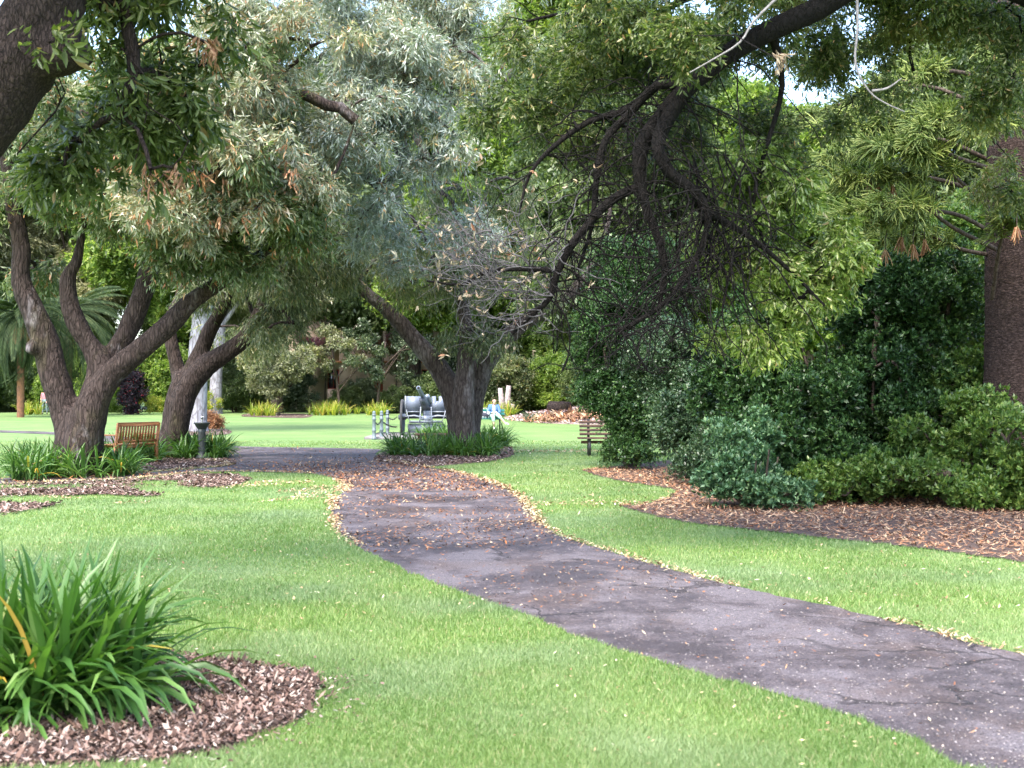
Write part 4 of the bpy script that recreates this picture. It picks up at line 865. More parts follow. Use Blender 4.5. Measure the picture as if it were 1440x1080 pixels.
hed = [(-40, 90, 'C', 1.2, 'dark shrub at the far left edge of the hedge'), (20, 92, 'C', 1.1, 'dark shrub behind the palm'), (85, 92, 'A', 1.1, 'green shrub glimpsed between the stems of the forked tree'), (150, 90, 'A', 1.0, 'green shrub left of the purple shrub'),
       (222, 92, 'A', 1.25, 'leafy green shrub right of the purple shrub'), (330, 90, 'C', 1.0, 'dark green shrub just right of the pale trunks'), (375, 92, 'D', 1.05, 'olive shrub behind the thin far tree'), (410, 92, 'B', .8, 'grey green shrub at the left end of the tan house wall'),
       (488, 88, 'C', .5, 'low dark shrub behind the widest yellow clump'), (512, 90, 'B', .55, 'grey green bush in front of the tan house wall'), (560, 86, 'C', .5, 'low dark shrub behind the bollards'), (592, 90, 'B', .6, 'grey green bush behind the field gun'), (618, 84, 'C', .75, 'dark shrub showing over the gun shield'),
       (700, 80, 'D', 1.0, 'olive shrub behind the seated woman'), (735, 84, 'C', 1.0, 'dark shrub right of the bleached stump'), (790, 82, 'A', 1.0, 'green shrub behind the mulched mound'), (850, 78, 'C', 1.1, 'dark shrub at the right end of the mound'), (665, 90, 'B', 1.1, 'grey green bush seen past the silvery tree trunk'), (940, 60, 'C', .9, 'dark shrub behind the slatted bench'), (1580, 60, 'C', 1.2, 'dark shrub right of the pine'), (1720, 56, 'A', 1.3, 'green shrub further right of the pine'), (1480, 64, 'A', 1.2, 'green shrub directly behind the pine')]
for px, D, k, s, lb in hed:
    put(SD[k], 'hedge_shrub', lb, 'shrub', (px - 720) / F * D, D, s, rng.random() * 6, 'hedge shrubs along the far lawn edge', names=('stem', 'foliage'))
# second, taller rank that closes the view under the crowns
sE = bg_shrub_data(8, 3.2, T_far, M_farB, 110); sF = bg_shrub_data(8, 3.2, T_far, M_farC, 110); sG = bg_shrub_data(8.5, 3.0, T_far, M_farA, 110)
for px, D, k, lb in [(0, 100, sF, 'dense dark tree above the far left hedge'), (120, 104, sG, 'dense green tree above the hedge behind the purple shrub'), (245, 102, sF, 'dense dark tree behind the pale trunk'), (350, 104, sE, 'dense olive tree above the hedge left of the house'), (715, 94, sG, 'dense green tree behind the bleached stump'),
                     (780, 90, sG, 'dense green tree with feathery leaves behind the mound'), (860, 86, sF, 'dense dark tree behind the weeping shrub and the mound'), (960, 80, sG, 'dense green tree behind the grey green shrub'), (1060, 78, sF, 'dense dark tree behind the twig tangle'), (1180, 76, sG, 'dense green tree behind the glossy shrub'), (1300, 74, sF, 'dense dark tree behind the glossy shrub near the pine')]:
    put(k, 'screen_tree', lb, 'tree', (px - 720) / F * D, D, 1.0, rng.random() * 6, 'dense trees closing the view behind the hedge', names=('stem', 'foliage'))
# thin far trees in front of the house
def thin_tree(label, px, base_y, H, rad, T, mat, ns, bare=.35, lean=0):
    g = G(px, base_y); D = g[1]
    lim = [smooth_path([[g[0], D, -.1, .11], [g[0] + lean * .3, D, H * .3, .09], [g[0] + lean, D, H * .7, .05]], 4)]
    for q in range(6):
        a = q * 1.1; z = H * rng.uniform(.22, .5); lim.append(smooth_path([[g[0] + lean * z / H, D, z, .06], [g[0] + math.cos(a) * rad * .4, D + math.sin(a) * rad * .4, z + H * .15, .04], [g[0] + math.cos(a) * rad * .8, D + math.sin(a) * rad * .8, z + H * .32, .02]], 3))
    s, c = blob_points([((g[0] + lean, D, H * (1 + bare) / 2), (rad, rad, H * (1 - bare) / 2), ns, 9, .4)])
    return make_tree('slender_tree', label, 'tree', g, lim, [(s, c, T, (.8, 1.4), mat, 4, 'crown')], M_barkfar, voxel=None, maxc=120, kk=.008)
thin_tree('slender olive tree with a thin brown trunk standing alone by the far yellow clumps', 392, 584, 5.0, 2.1, T_fars, M_farB, 40, .2)
thin_tree('airy multi branched grey tree in front of the tan house wall', 530, 582, 6.8, 3.2, T_fars, M_greysh, 20, .3, .6)
thin_tree('open brownish tree leaning over the house wall behind the gun', 478, 582, 6.0, 2.4, T_fars, M_farB, 14, .35, -.5)
# pink blossom on the house wall
for px, py, lb in [(428, 474, 'pink blossom over the left end of the house wall'), (456, 478, 'pink blossom beside the tiled ledge'), (528, 474, 'pink blossom in the middle of the house wall'), (556, 478, 'pink blossom at the right part of the house wall')]:
    D = 96.0; b = W(px, py, D); s, c = blob_points([(b, (.8, .4, .55), 6, 8, .3)])
    o = empty('blossom_vine', (b[0], D, 0), lb, 'flowering vine', 'pink flowering vines on the tan house')
    link('blossom', leaf_mesh('blossom', place(T_fars, c, (.7, 1.1)), 4, M_pink, (b[0], D, 0)), o)
    s, c = blob_points([(b - np.array([0, 0, .7]), (.8, .4, .5), 6, 6, .3), (b - np.array([0, 0, 2.2]), (.3, .2, 1.4), 5, 5, .3)])
    link('foliage', leaf_mesh('foliage', place(T_fars, c, (.7, 1.1)), 4, M_farB, (b[0], D, 0)), o)
    link('stem', tubes_mesh('stem', [(np.array([[b[0], D, -.1], [b[0] + .1, D, b[2] * .5], [b[0], D, b[2]]]), .05, 6)], M_barkfar, (b[0], D, 0)), o)

# pale gum trunks
def pale_tree(label, px, base_y, r, H):
    g = G(px, base_y); lim = [smooth_path([[g[0], g[1], -.1, r * 1.25], [g[0], g[1], .6, r * 1.02], [g[0] + .08, g[1], 3, r * .92], [g[0] + .3, g[1], 6, r * .85], [g[0], g[1], H, r * .4]], 6)]
    for q in range(6):
        a = q * 1.05; lim.append(smooth_path([[g[0] + .2, g[1], 5.5 + q * .3, r * .4], [g[0] + math.cos(a) * 2, g[1] + math.sin(a) * 2, 8, r * .25], [g[0] + math.cos(a) * 3.5, g[1] + math.sin(a) * 3.5, 10, r * .12]], 3))
    s, c = blob_points([((g[0], g[1], 10.5), (4, 4, 2.8), 50, 10, .8)])
    return make_tree('pale_tree', label, 'tree', g, lim, [(s, c, T_farn, (.8, 1.2), M_farB, 4, 'crown')], M_barkpale, voxel=None, maxc=80, nside=20, kk=.01)
pale_tree('smooth pale grey trunk behind the leaning tree, nearer of the two pale trunks', 276, 607, .40, 13)
pale_tree('smooth whitish trunk further back, just right of the nearer pale trunk', 303, 582, .42, 14)
# purple shrub
b = W(186, HZ, 82); s, c = blob_points([((b[0], 82, 1.55), (.75, .6, 1.5), 34, 11, .3)], .1)
o = empty('purple_shrub', (b[0], 82, 0), 'upright dark purple leaved shrub seen between the forked tree and the leaning tree', 'shrub')
link('foliage', leaf_mesh('foliage', place(T_fars, c, (.6, 1)), 4, M_purple, (b[0], 82, 0)), o); link('stem', tubes_mesh('stem', [(np.array([[b[0], 82, -.1], [b[0], 82, 2]]), .06, 6)], M_barkfar, (b[0], 82, 0)), o)

# palms at far left
def frond(p0, az, L, el0, sag):
    n = 12; P = [np.array(p0, float)]; th = el0
    for q in range(n): th -= sag / n; P.append(P[-1] + np.array([math.cos(az) * math.cos(th), math.sin(az) * math.cos(th), math.sin(th)]) * L / n)
    P = np.array(P); m = 46; u = np.linspace(.15, 1, m); idx = u * n; i = np.minimum(idx.astype(int), n - 1); f = (idx - i)[:, None]; Q = P[i] * (1 - f) + P[i + 1] * f; T = unit(P[i + 1] - P[i]); sd = unit(np.cross(T, [0, 0, 1.]))
    LL = .55 * np.sin(np.pi * (.12 + .8 * u)); out = []
    for s_ in (-1, 1):
        d = unit(T * .6 + sd * s_ + np.array([0, 0, -.55])); out.append(leaf_quads(Q, d, T, LL, np.full(m, .035), .1))
    return P, np.concatenate(out)
def palm(label, px, D, H, Lf, nf, r):
    b = W(px, HZ, D); root = empty('palm_tree', (b[0], D, 0), label, 'palm'); base = (b[0], D, 0)
    zz = np.linspace(-.1, H, 26); link('trunk', tubes_mesh('trunk', [(np.stack([np.full(26, b[0]), np.full(26, D), zz], 1), r * (1 + .09 * (np.arange(26) % 2)), 14)], M_palmbark, base), root)
    lv, rb = [], []
    for q in range(nf):
        P, Lq = frond((b[0], D, H), q * 2.4 + rng.normal(0, .2), Lf * rng.uniform(.8, 1.1), rng.uniform(-1.0, 1.1), rng.uniform(.8, 2.1)); rb.append((P, np.linspace(.04, .01, len(P)), 4)); lv.append(Lq.reshape(-1, 3))
    link('frond_stalk', tubes_mesh('frond_stalk', rb, M_palm, base), root); link('frond', leaf_mesh('frond', np.concatenate(lv), 4, M_palm, base), root)
    dv = []
    for q in range(6):
        P, Lq = frond((b[0], D, H - .1), q * 2.4, Lf * .4, -.7, .8); dv.append(Lq.reshape(-1, 3))
    link('dead_frond', leaf_mesh('dead_frond', np.concatenate(dv), 4, M_dead, base), root)
M_palm = mat_leaf('palm_leaf', [(0, (.016, .035, .014)), (.5, (.034, .065, .025)), (1, (.08, .12, .055))], rough=.7, trans=.2, spec=.25)
M_palmbark = mat_plain('palm_bark', (.24, .11, .05), (.12, .06, .035), rough=.9, scale=6, bumps=.5)
palm('palm with an orange brown trunk at the far left edge', 29, 74, 6.0, 4.6, 74, .2)
palm('larger palm seen between the stems of the forked tree', 92, 80, 6.4, 5.2, 74, .42)

# ---------------------------------------------------------------- mulched mound, log, stump
def mound(name, cx, cy, rx, ry, h, mat):
    n = 40; u = np.linspace(0, 1, 12); a = np.arange(n) * 6.283 / n; V = [[cx, cy, h]]
    for q in u[1:]:
        for t in a: V.append([cx + rx * q * math.cos(t) * (1 + .06 * math.sin(3 * t)), cy + ry * q * math.sin(t), h * (1 - q * q) ** 1.2 + .03 * math.sin(cx * 3 + t * 7 + q * 9) * (1 - q) - .01 * q])
    f3 = [[0, 1 + j, 1 + (j + 1) % n] for j in range(n)]; f4 = []
    for i_ in range(10):
        for j in range(n): f4.append([1 + i_ * n + j, 1 + (i_ + 1) * n + j, 1 + (i_ + 1) * n + (j + 1) % n, 1 + i_ * n + (j + 1) % n])
    o = link(name, nmesh(name, np.array(V), [np.array(f3), np.array(f4)], mat, smooth=True)); tag(o, kind='structure'); return V
M_pinksoil = mat_soil('pink_mulch', (.22, .15, .13), (.48, .38, .36))
mcx, mcy, mrx, mry, mh = 4.6, 70, 5.0, 11.5, .62
mound('mulch_mound', mcx, mcy, mrx, mry, mh, M_pinksoil)
def mz(x, y):
    q = np.sqrt(((x - mcx) / mrx) ** 2 + ((y - mcy) / mry) ** 2); return mh * np.clip(1 - q * q, 0, 1) ** 1.2
a = rng.random(9000) * 6.283; r_ = np.sqrt(rng.random(9000)); P = np.stack([mcx + mrx * r_ * np.cos(a), mcy + mry * r_ * np.sin(a)], 1)
Vf = flakes(P, .16, .08, .02); Vf[:, 2] += np.repeat(mz(P[:, 0], P[:, 1]), 4)
flake_obj('wood_chips', [Vf], mat_chips('pink_chip', [(0, (.30, .20, .18)), (.4, (.50, .40, .38)), (.7, (.22, .13, .10)), (.85, (.60, .52, .50))]), 'pale pinkish chips over the far mound', 'mulch')
for q, (px, D, w_, lb) in enumerate([(748, 63, .9, 'patch of grey green ground cover on the mound, left one'), (765, 64.5, 1.0, 'patch of grey green ground cover on the mound, right one')]):
    b = W(px, HZ, D); s, c = blob_points([((b[0], D, float(mz(b[0], D)) + .08), (w_, .8, .06), 9, 6, .2)])
    o = link('ground_cover', leaf_mesh('ground_cover', place(T_small, c, (.6, 1)), 4, M_greysh, (b[0], D, 0)), None, (b[0], D, 0)); tag(o, lb, 'plant')
b = W(800, HZ, 62); P = np.stack([b[0] + rng.normal(0, .9, 1500), 62 + rng.normal(0, .8, 1500)], 1)
Vf = flakes(P, .22, .09, .03, .6, .12); Vf[:, 2] += np.repeat(mz(P[:, 0], P[:, 1]), 4); flake_obj('leaf_pile', [Vf], M_needle, 'rusty heap of dead fronds at the right foot of the mound', 'fallen leaves')
lz = mz(2.35, 67.5)
m = MB(); m.tube([[1.9, 67.6, lz + .3], [2.3, 67.5, lz + .2], [2.75, 67.4, lz + .27], [3.1, 67.5, lz + .32]], [.26, .32, .3, .2], 12, jitter=.08)
o = m.build('fallen_log', M_bark1, None, (2.5, 67.5, 0), smooth=True, base=(2.5, 67.5, 0)); tag(o, 'short dark log lying on top of the mound', 'log')
m = MB()
for dx, h, r_, ln in ((-.12, 1.7, .17, -.12), (.16, 1.85, .16, .1), (.42, .75, .13, .1)): m.tube([[dx, 0, -.05], [dx + ln * .3, 0, h * .5], [dx + ln, 0, h]], [r_ * 1.15, r_, r_ * .85], 12, jitter=.08)
b = W(709, HZ, 76); o = m.build('dead_stump', mat_bark('bleached_wood', (.24, .19, .19), (.46, .40, .40), strength=.3), None, (b[0], 76, 0), smooth=True); tag(o, 'bleached white forked stump behind the seated woman', 'tree stump')

# ---------------------------------------------------------------- tan house
def house():
    D = 98.0; x0, x1 = (405 - 720) / F * D, (650 - 720) / F * D; cx = (x0 + x1) / 2; wd = x1 - x0; H = 7.4
    root = empty('house', (cx, D, 0), 'tan rendered house behind the far trees, its wall showing between the leaves', 'house')
    wins = [(-wd * .24, 2.4, .9, 1.5), (wd * .30, 2.4, .9, 1.5)]
    xs = sorted({-wd / 2, wd / 2, *[v for w_ in wins for v in (w_[0] - w_[2] / 2, w_[0] + w_[2] / 2)], -.6, .6})
    m = MB(); 
    def cell(a, b_, z0, z1): m.box(((a + b_) / 2, .15, (z0 + z1) / 2), (b_ - a, .3, z1 - z0))
    segs = list(zip(xs[:-1], xs[1:]))
    for a, b_ in segs:
        mid = (a + b_) / 2; hole = None
        for w_ in wins:
            if abs(mid - w_[0]) < .01: hole = (w_[1] - w_[3] / 2, w_[1] + w_[3] / 2)
        if abs(mid) < .01: hole = (0, 2.2)
        if hole:
            if hole[0] > 0: cell(a, b_, -.1, hole[0])
            cell(a, b_, hole[1], H)
        else: cell(a, b_, -.1, H)
    for sx in (-1, 1): m.box((sx * (wd / 2 - .15), 4.3, H / 2 - .05), (.3, 7.9, H + .1))
    m.box((0, 8.4, H / 2 - .05), (wd, .3, H + .1))
    m.build('wall', mat_plain('tan_render', (.56, .43, .32), (.46, .34, .25), rough=.9, scale=1.5), root)
    m = MB(); m.box((0, -.06, 3.72), (wd + .2, .11, .18)); m.build('ledge', mat_plain('terracotta', (.45, .20, .09), (.36, .15, .07), rough=.8), root)
    m = MB(); e = .5
    m.add([(-wd / 2 - e, -e, H), (wd / 2 + e, -e, H), (wd / 2 + e, 8.55 + e, H), (-wd / 2 - e, 8.55 + e, H), (-wd / 2 + 3, 4.3, H + 1.9), (wd / 2 - 3, 4.3, H + 1.9)], [[0, 1, 5, 4], [1, 2, 5], [2, 3, 4, 5], [3, 0, 4], [3, 2, 1, 0]])
    rf = m.build('roof', mat_plain('roof_tile', (.30, .13, .08), (.22, .09, .06), rough=.8, scale=12, vscale=(1, 1, 4), bumps=.5), root)
    M_g = mat_plain('window_glass', (.03, .035, .04), rough=.1, spec=.8); M_fr = mat_plain('red_frame', (.28, .05, .03), rough=.6)
    for wx, wz, ww, wh in wins:
        m = MB(); t = .08
        for sx in (-1, 1): m.box((wx + sx * (ww / 2 - t / 2), .12, wz), (t, .1, wh))
        for sz in (-1, 1): m.box((wx, .12, wz + sz * (wh / 2 - t / 2)), (ww - 2 * t, .1, t))
        m.box((wx, .12, wz), (t * .6, .08, wh - 2 * t)); f = m.build('window', M_fr, root)
        m = MB(); m.box((wx, .16, wz), (ww - .1, .02, wh - .1)); m.build('pane', M_g, f)
    m = MB(); m.box((0, .15, 1.08), (1.16, .06, 2.2)); dr = m.build('door', M_fr, root)
    m = MB(); m.box((.45, .1, 1.05), (.05, .06, .12)); m.build('handle', mat_plain('brass', (.5, .4, .2), metal=1, rough=.3), dr)
house()
# ---------------------------------------------------------------- benches, fountain
M_teak = mat_plain('teak', (.42, .17, .055), (.30, .115, .04), rough=.5, scale=6, vscale=(1, 1, 8))
def teak_bench():
    D = 27.6; g = np.array([(181 - 720) / F * D, D, 0]); rz = R(180 + 58)
    r = empty('garden_bench', g, 'orange teak bench seen from behind beside the broad forked tree', 'bench', rz=rz)
    Lh = .56
    m = MB()        # local: front is -y, back is +y
    m.box((0, .30, .86), (Lh * 2 + .04, .045, .09), rx=R(-10), bev=.012); m.box((0, .24, .50), (Lh * 2 - .06, .035, .06), rx=R(-10))
    for q in range(13): x = -Lh + .1 + q * (2 * Lh - .2) / 12; m.box((x, .268, .68), (.045, .018, .33), rx=R(-10))
    m.build('backrest', M_teak, r)
    m = MB()
    for q in range(5): m.box((0, -.22 + q * .105, .43), (Lh * 2 - .04, .085, .025), bev=.006)
    m.box((0, -.25, .385), (Lh * 2 - .1, .03, .06)); m.box((0, .2, .385), (Lh * 2 - .1, .03, .06)); m.build('seat', M_teak, r)
    for sx in (-1, 1):
        m = MB(); m.box((sx * Lh, -.25, .31), (.06, .06, .62), bev=.008); m.build('leg', M_teak, r)
        m = MB(); m.box((sx * Lh, .24, .24), (.06, .06, .48)); m.box((sx * Lh, .285, .68), (.058, .058, .42), rx=R(-10), bev=.008); m.build('leg', M_teak, r)
        m = MB(); m.box((sx * Lh, -.02, .635), (.075, .60, .03), bev=.01); m.build('armrest', M_teak, r)
teak_bench()
def fountain():
    D = 29.3; g = np.array([(284 - 720) / F * D, D, 0]); M_i = mat_plain('dark_iron', (.035, .04, .038), (.06, .07, .065), rough=.45, metal=.3, scale=12)
    r = empty('drinking_fountain', g, 'black pedestal drinking fountain among the lilies near the leaning tree', 'drinking fountain')
    m = MB(); m.lathe([(.16, 0), (.16, .06), (.105, .10), (.095, .2), (.085, .62), (.10, .70)], n=20); m.build('pedestal', M_i, r, smooth=False)
    m = MB(); m.lathe([(.10, .70), (.11, .72), (.16, .80), (.19, .83), (.19, .85), (.165, .85), (.11, .815), (.02, .80)], n=24); m.build('bowl', M_i, r)
    m = MB(); m.tube(smooth_path([[0, 0, .80], [0, 0, .92], [.01, 0, .965], [.05, 0, .975]], 3), .014, 8); m.tube([[0, 0, .93], [0, 0, 1.0]], [.03, .022], 10); m.build('spout', mat_plain('steel', (.5, .5, .5), metal=1, rough=.3), r)
fountain()
M_slat = mat_plain('weathered_slat', (.16, .085, .045), (.07, .045, .03), rough=.7, scale=5, vscale=(1, 6, 8)); M_darkmetal = mat_plain('dark_metal', (.03, .03, .03), rough=.5)
def slat_bench():
    D = 31.0; g = np.array([(890 - 720) / F * D, D, 0]); r = empty('slatted_bench', g, 'long brown slatted park bench half hidden by the weeping dark foliage', 'bench'); Lh = 1.28
    m = MB()
    for q in range(4): m.box((0, .24 + .03 * q, .52 + q * .095), (2 * Lh, .03, .065), rx=R(-12), bev=.006)
    m.build('backrest', M_slat, r); m = MB()
    for q in range(5): m.box((0, -.24 + q * .1, .43), (2 * Lh + .12, .082, .035), bev=.006)
    m.build('seat', M_slat, r)
    m = MB(); m.box((0, 0, .33), (2 * Lh - .05, .05, .07)); m.build('rail', M_slat, r)
    for x in (-Lh + .22, 0, .75):
        m = MB(); m.box((x, -.18, .205), (.07, .07, .41)); m.box((x, .2, .205), (.07, .07, .41)); m.box((x, 0, .385), (.06, .46, .05)); m.box((x, .315, .64), (.06, .04, .5), rx=R(-12)); m.build('leg', M_darkmetal, r)
slat_bench()
D = 34.4; g = np.array([(614 - 720) / F * D, D, 0]); r = empty('low_bench', g, 'low dark backless timber bench left of the silvery tree trunk', 'bench')
m = MB(); m.box((0, 0, .40), (1.15, .34, .06), bev=.01); m.build('seat', M_slat, r)
for sx in (-1, 1): m = MB(); m.box((sx * .45, 0, .185), (.1, .28, .37), bev=.01); m.build('leg', M_slat, r)

# ---------------------------------------------------------------- field gun on its slab, bollards and chains
M_gun = mat_plain('gun_paint', (.17, .20, .26), (.12, .145, .195), rough=.5, scale=3, rust=(.12, .10, .10)); M_gund = mat_plain('gun_dark_paint', (.06, .07, .09), (.04, .045, .06), rough=.55, scale=4)
M_gunl = mat_plain('gun_pale_paint', (.30, .33, .38), (.20, .23, .28), rough=.4, scale=4); M_black = mat_plain('bore_black', (.006, .006, .006), rough=.9); M_rub = mat_plain('tyre_rubber', (.03, .03, .035), (.05, .05, .05), rough=.8)
DG = 42.2; GX = (598 - 720) / F * DG
M_conc = mat_plain('concrete', (.24, .23, .23), (.18, .17, .17), rough=.9, scale=4)
m = MB(); m.box((GX + .1, DG + 1.3, .03), (4.0, 4.6, .10), bev=.01); o = m.build('slab', M_conc); tag(o, kind='structure')
def gun():
    r = empty('field_gun', (GX, DG + .55, .08), 'grey painted old field gun with split shield and raised barrel pointing at the camera', 'field gun')
    # local front is -y
    for sx in (-1, 1):
        m = MB(); x = sx * .80; R0 = .60
        def ring(r_in, r_out, hw, mb): mb.lathe([(r_in, -hw), (r_out, -hw), (r_out, hw), (r_in, hw), (r_in, -hw)], c=(x, .05, R0), n=40, axis='x')
        ring(.52, .575, .035, m)
        m2 = MB(); ring(.576, .60, .04, m2)
        wh = m.build('wheel', M_gun, r); m2.build('tyre', M_rub, wh)
        m = MB(); m.lathe([(.06, -.14), (.09, -.10), (.10, 0), (.09, .10), (.06, .14)], c=(x, .05, R0), n=16, axis='x'); m.build('hub', M_gund, wh)
        for q in range(12):
            a = q * 2 * math.pi / 12; m = MB(); m.tube([[x, .05 + .09 * math.cos(a), R0 + .09 * math.sin(a)], [x, .05 + .525 * math.cos(a), R0 + .525 * math.sin(a)]], [.026, .022], 6); m.build('spoke', M_gun, wh)
    m = MB(); m.tube([[-.76, .05, .6], [.76, .05, .6]], .05, 12); m.build('axle', M_gund, r)
    for sx in (-1, 1):
        m = MB(); xa, xb = (.17, .66)
        top = 1.30
        if sx < 0: poly = [(-xb - .02, .79), (-xa, .79), (-xa, top), (-xb, top)]
        else: poly = [(xa + .02, .79), (xb + .02, .79), (xb, top), (.42, top), (.42, top - .16), (.33, top - .16), (.33, top), (xa + .02, top)]
        m.prism(poly, -.13, -.115)
        for zz in np.linspace(.84, top - .05, 6):
            for xx in (sx * (xa + .05), sx * (xb - .04)): m.tube([[xx, -.132, zz], [xx, -.14, zz]], .012, 6)
        for xx in np.linspace(xa + .12, xb - .12, 4): m.tube([[sx * xx, -.132, .83], [sx * xx, -.14, .83]], .012, 6)
        m.build('shield_panel', M_gun, r)
        m = MB(); m.box((sx * .42, -.15, .785), (.52, .035, .03)); m.box((sx * .69, -.12, 1.04), (.03, .05, .55)); m.build('shield_rim', M_gunl, r)
        m = MB(); m.prism([(sx * .16, .62), (sx * .66, .66), (sx * .64, .745), (sx * .17, .755)][::1 if sx > 0 else -1], -.06, -.045); m.build('lower_panel', M_gund, r)
        m = MB(); m.prism([(sx * .72, .70), (sx * .77, .72), (sx * .76, 1.12), (sx * .73, 1.2)], -.12, -.10); m.build('side_wing', M_gund, r)
        m = MB(); m.tube([[sx * .66, -.16, .86], [sx * .60, -.20, .62], [sx * .52, -.20, .44]], .016, 6); m.tube([[sx * .17, -.18, .95], [sx * .19, -.24, .60], [sx * .22, -.2, .42]], .02, 6); m.build('stay', M_gunl, r)
        m = MB(); m.tube([[sx * .72, -.18, .62], [sx * .4, -.22, .66], [sx * .14, -.22, .61]], .028, 6); m.build('brace', M_gunl, r)
        m = MB(); m.box((sx * .74, -.12, .66), (.16, .16, .12), bev=.02); m.build('axle_box', M_gunl, r)
    m = MB(); m.box((0, -.14, .42), (1.16, .03, .05)); m.tube([[-.55, -.19, .47], [.55, -.19, .47]], .022, 8); m.build('cross_bar', M_gunl, r)
    m = MB(); m.prism([(-.60, .10), (.60, .10), (.62, .38), (-.62, .38)], -.10, -.085); m.build('apron', M_gun, r)
    # cradle, barrel raised and turned a little to the left
    d = unit(np.array([-.085, -1, .30])); b0 = np.array([.02, .35, .82]); m = MB()
    m.tube([b0 + d * .0, b0 + d * .5, b0 + d * 1.25], [.11, .115, .10], 18); m.box(tuple(b0 + d * .1), (.3, .5, .3), rx=R(16), bev=.04); m.build('cradle', M_gund, r)
    up = np.array([-.01, .1, .17]); e = b0 + up + d * 2.05
    m = MB(); m.tube([b0 + up - d * .4, b0 + up + d * .2, b0 + up + d * 1.1, b0 + up + d * 1.95, b0 + up + d * 1.96, e], [.11, .10, .078, .062, .072, .072], 20); br_ = m.build('barrel', M_gun, r, smooth=False)
    m = MB(); m.tube([e + d * .001, e + d * .006], [.045, .045], 16); m.build('muzzle', M_black, br_)
    m = MB(); q = b0 + np.array([.07, .1, .30]); m.tube([q, q + d * .1, q + d * .6, q + d * .7], [.05, .09, .085, .04], 16); m.build('recuperator', M_gunl, r)
    m = MB(); m.lathe([(.14, 0), (.17, .03), (.17, .10), (.12, .16)], c=(.02, -.05, .50), n=18); m.box((.02, -.02, .72), (.26, .2, .2), bev=.03); m.build('saddle', M_gunl, r)
    for sx in (-1, 1): m = MB(); m.lathe([(.02, -.02), (.07, -.02), (.07, .02), (.02, .02)], c=(sx * .15, -.2, .58), n=14, axis='y'); m.build('hand_wheel', M_gunl, r)
    m = MB(); m.tube([[0, .2, .55], [0, 1.6, .30], [0, 2.9, .06]], [.11, .10, .08], 10); m.build('trail', M_gun, r)
gun()
M_bol = mat_plain('bollard_paint', (.15, .185, .205), (.11, .14, .16), rough=.45, scale=8)
def bollard(px, py, label):
    g = G(px, py); r = empty('bollard', g, label, 'bollard', 'grey fluted bollards with chains around the field gun')
    m = MB(); m.lathe([(.085, 0), (.085, .05), (.062, .07), (.058, .26), (.07, .28), (.07, .31), (.056, .33), (.054, .62), (.07, .64), (.07, .67), (.052, .69), (.05, .76)], n=16); m.build('post', M_bol, r)
    m = MB(); m.lathe([(.05, .76), (.068, .775), (.068, .80), (.04, .82), (.055, .85), (.05, .89), (.02, .92)], n=16); m.build('finial', M_bol, r); return g
bp = [bollard(526, 618.2, 'leftmost of the three grey bollards beside the field gun'), bollard(536.5, 617.2, 'middle of the three grey bollards beside the field gun'), bollard(545, 614.6, 'right bollard of the three, nearest to the gun wheel')]
def chain(p, q, sag, label):
    p, q = np.array(p, float), np.array(q, float); n = int(np.linalg.norm(q - p) / .055); m = MB(); c0 = (p + q) / 2
    P = np.array([p * (1 - t) + q * t - np.array([0, 0, sag * 4 * t * (1 - t)]) for t in np.linspace(0, 1, n + 1)])
    for i_ in range(n):
        a, b_ = P[i_], P[i_ + 1]; t = unit(b_ - a); s_ = unit(np.cross(t, [0, 0, 1.])); 
        if i_ % 2: s_ = unit(np.cross(t, s_))
        c = (a + b_) / 2; w_ = .022; L = .042
        m.tube([c - t * L, c - t * L * .5 + s_ * w_, c + t * L * .5 + s_ * w_, c + t * L, c + t * L * .5 - s_ * w_, c - t * L * .5 - s_ * w_, c - t * L], .009, 4, cap=False)
    o = m.build('chain', M_darkmetal, None, tuple(c0), base=c0); tag(o, label, 'chain')
hub = [GX - .98, DG + .6, .70]
chain(bp[0] + [0, 0, .66], bp[1] + [0, 0, .66], .18, 'short sagging chain between the left and middle bollards')
chain(bp[2] + [0, 0, .70], hub, .10, 'dark chain from the right bollard to the gun wheel')
chain(bp[1] + [0, 0, .58], [GX - .98, DG + .5, .36], .06, 'dark chain hanging from the middle bollard to the low side of the gun')

# ---------------------------------------------------------------- green bench, woman reading, bag
M_teal = mat_plain('teal_paint', (.015, .16, .13), (.012, .12, .10), rough=.4, scale=5)
DW = 52.0; WX = (694.5 - 720) / F * DW
r = empty('park_bench', (WX - .42, DW, 0), 'dark teal bench the woman sits on, partly behind the silvery tree', 'bench')
m = MB()
for q in range(2): m.box((0, .25 + .025 * q, .62 + q * .13), (1.7, .03, .10), rx=R(-10), bev=.006)
m.build('backrest', M_teal, r); m = MB()
for q in range(4): m.box((0, -.2 + q * .115, .42), (1.7, .10, .035), bev=.006)
m.build('seat', M_teal, r)
for x in (-.7, .66): m = MB(); m.box((x, -.18, .2), (.06, .05, .40)); m.box((x, .18, .2), (.06, .05, .40)); m.box((x, 0, .385), (.05, .4, .03)); m.box((x, .275, .62), (.05, .03, .44), rx=R(-10)); m.build('leg', M_darkmetal, r)
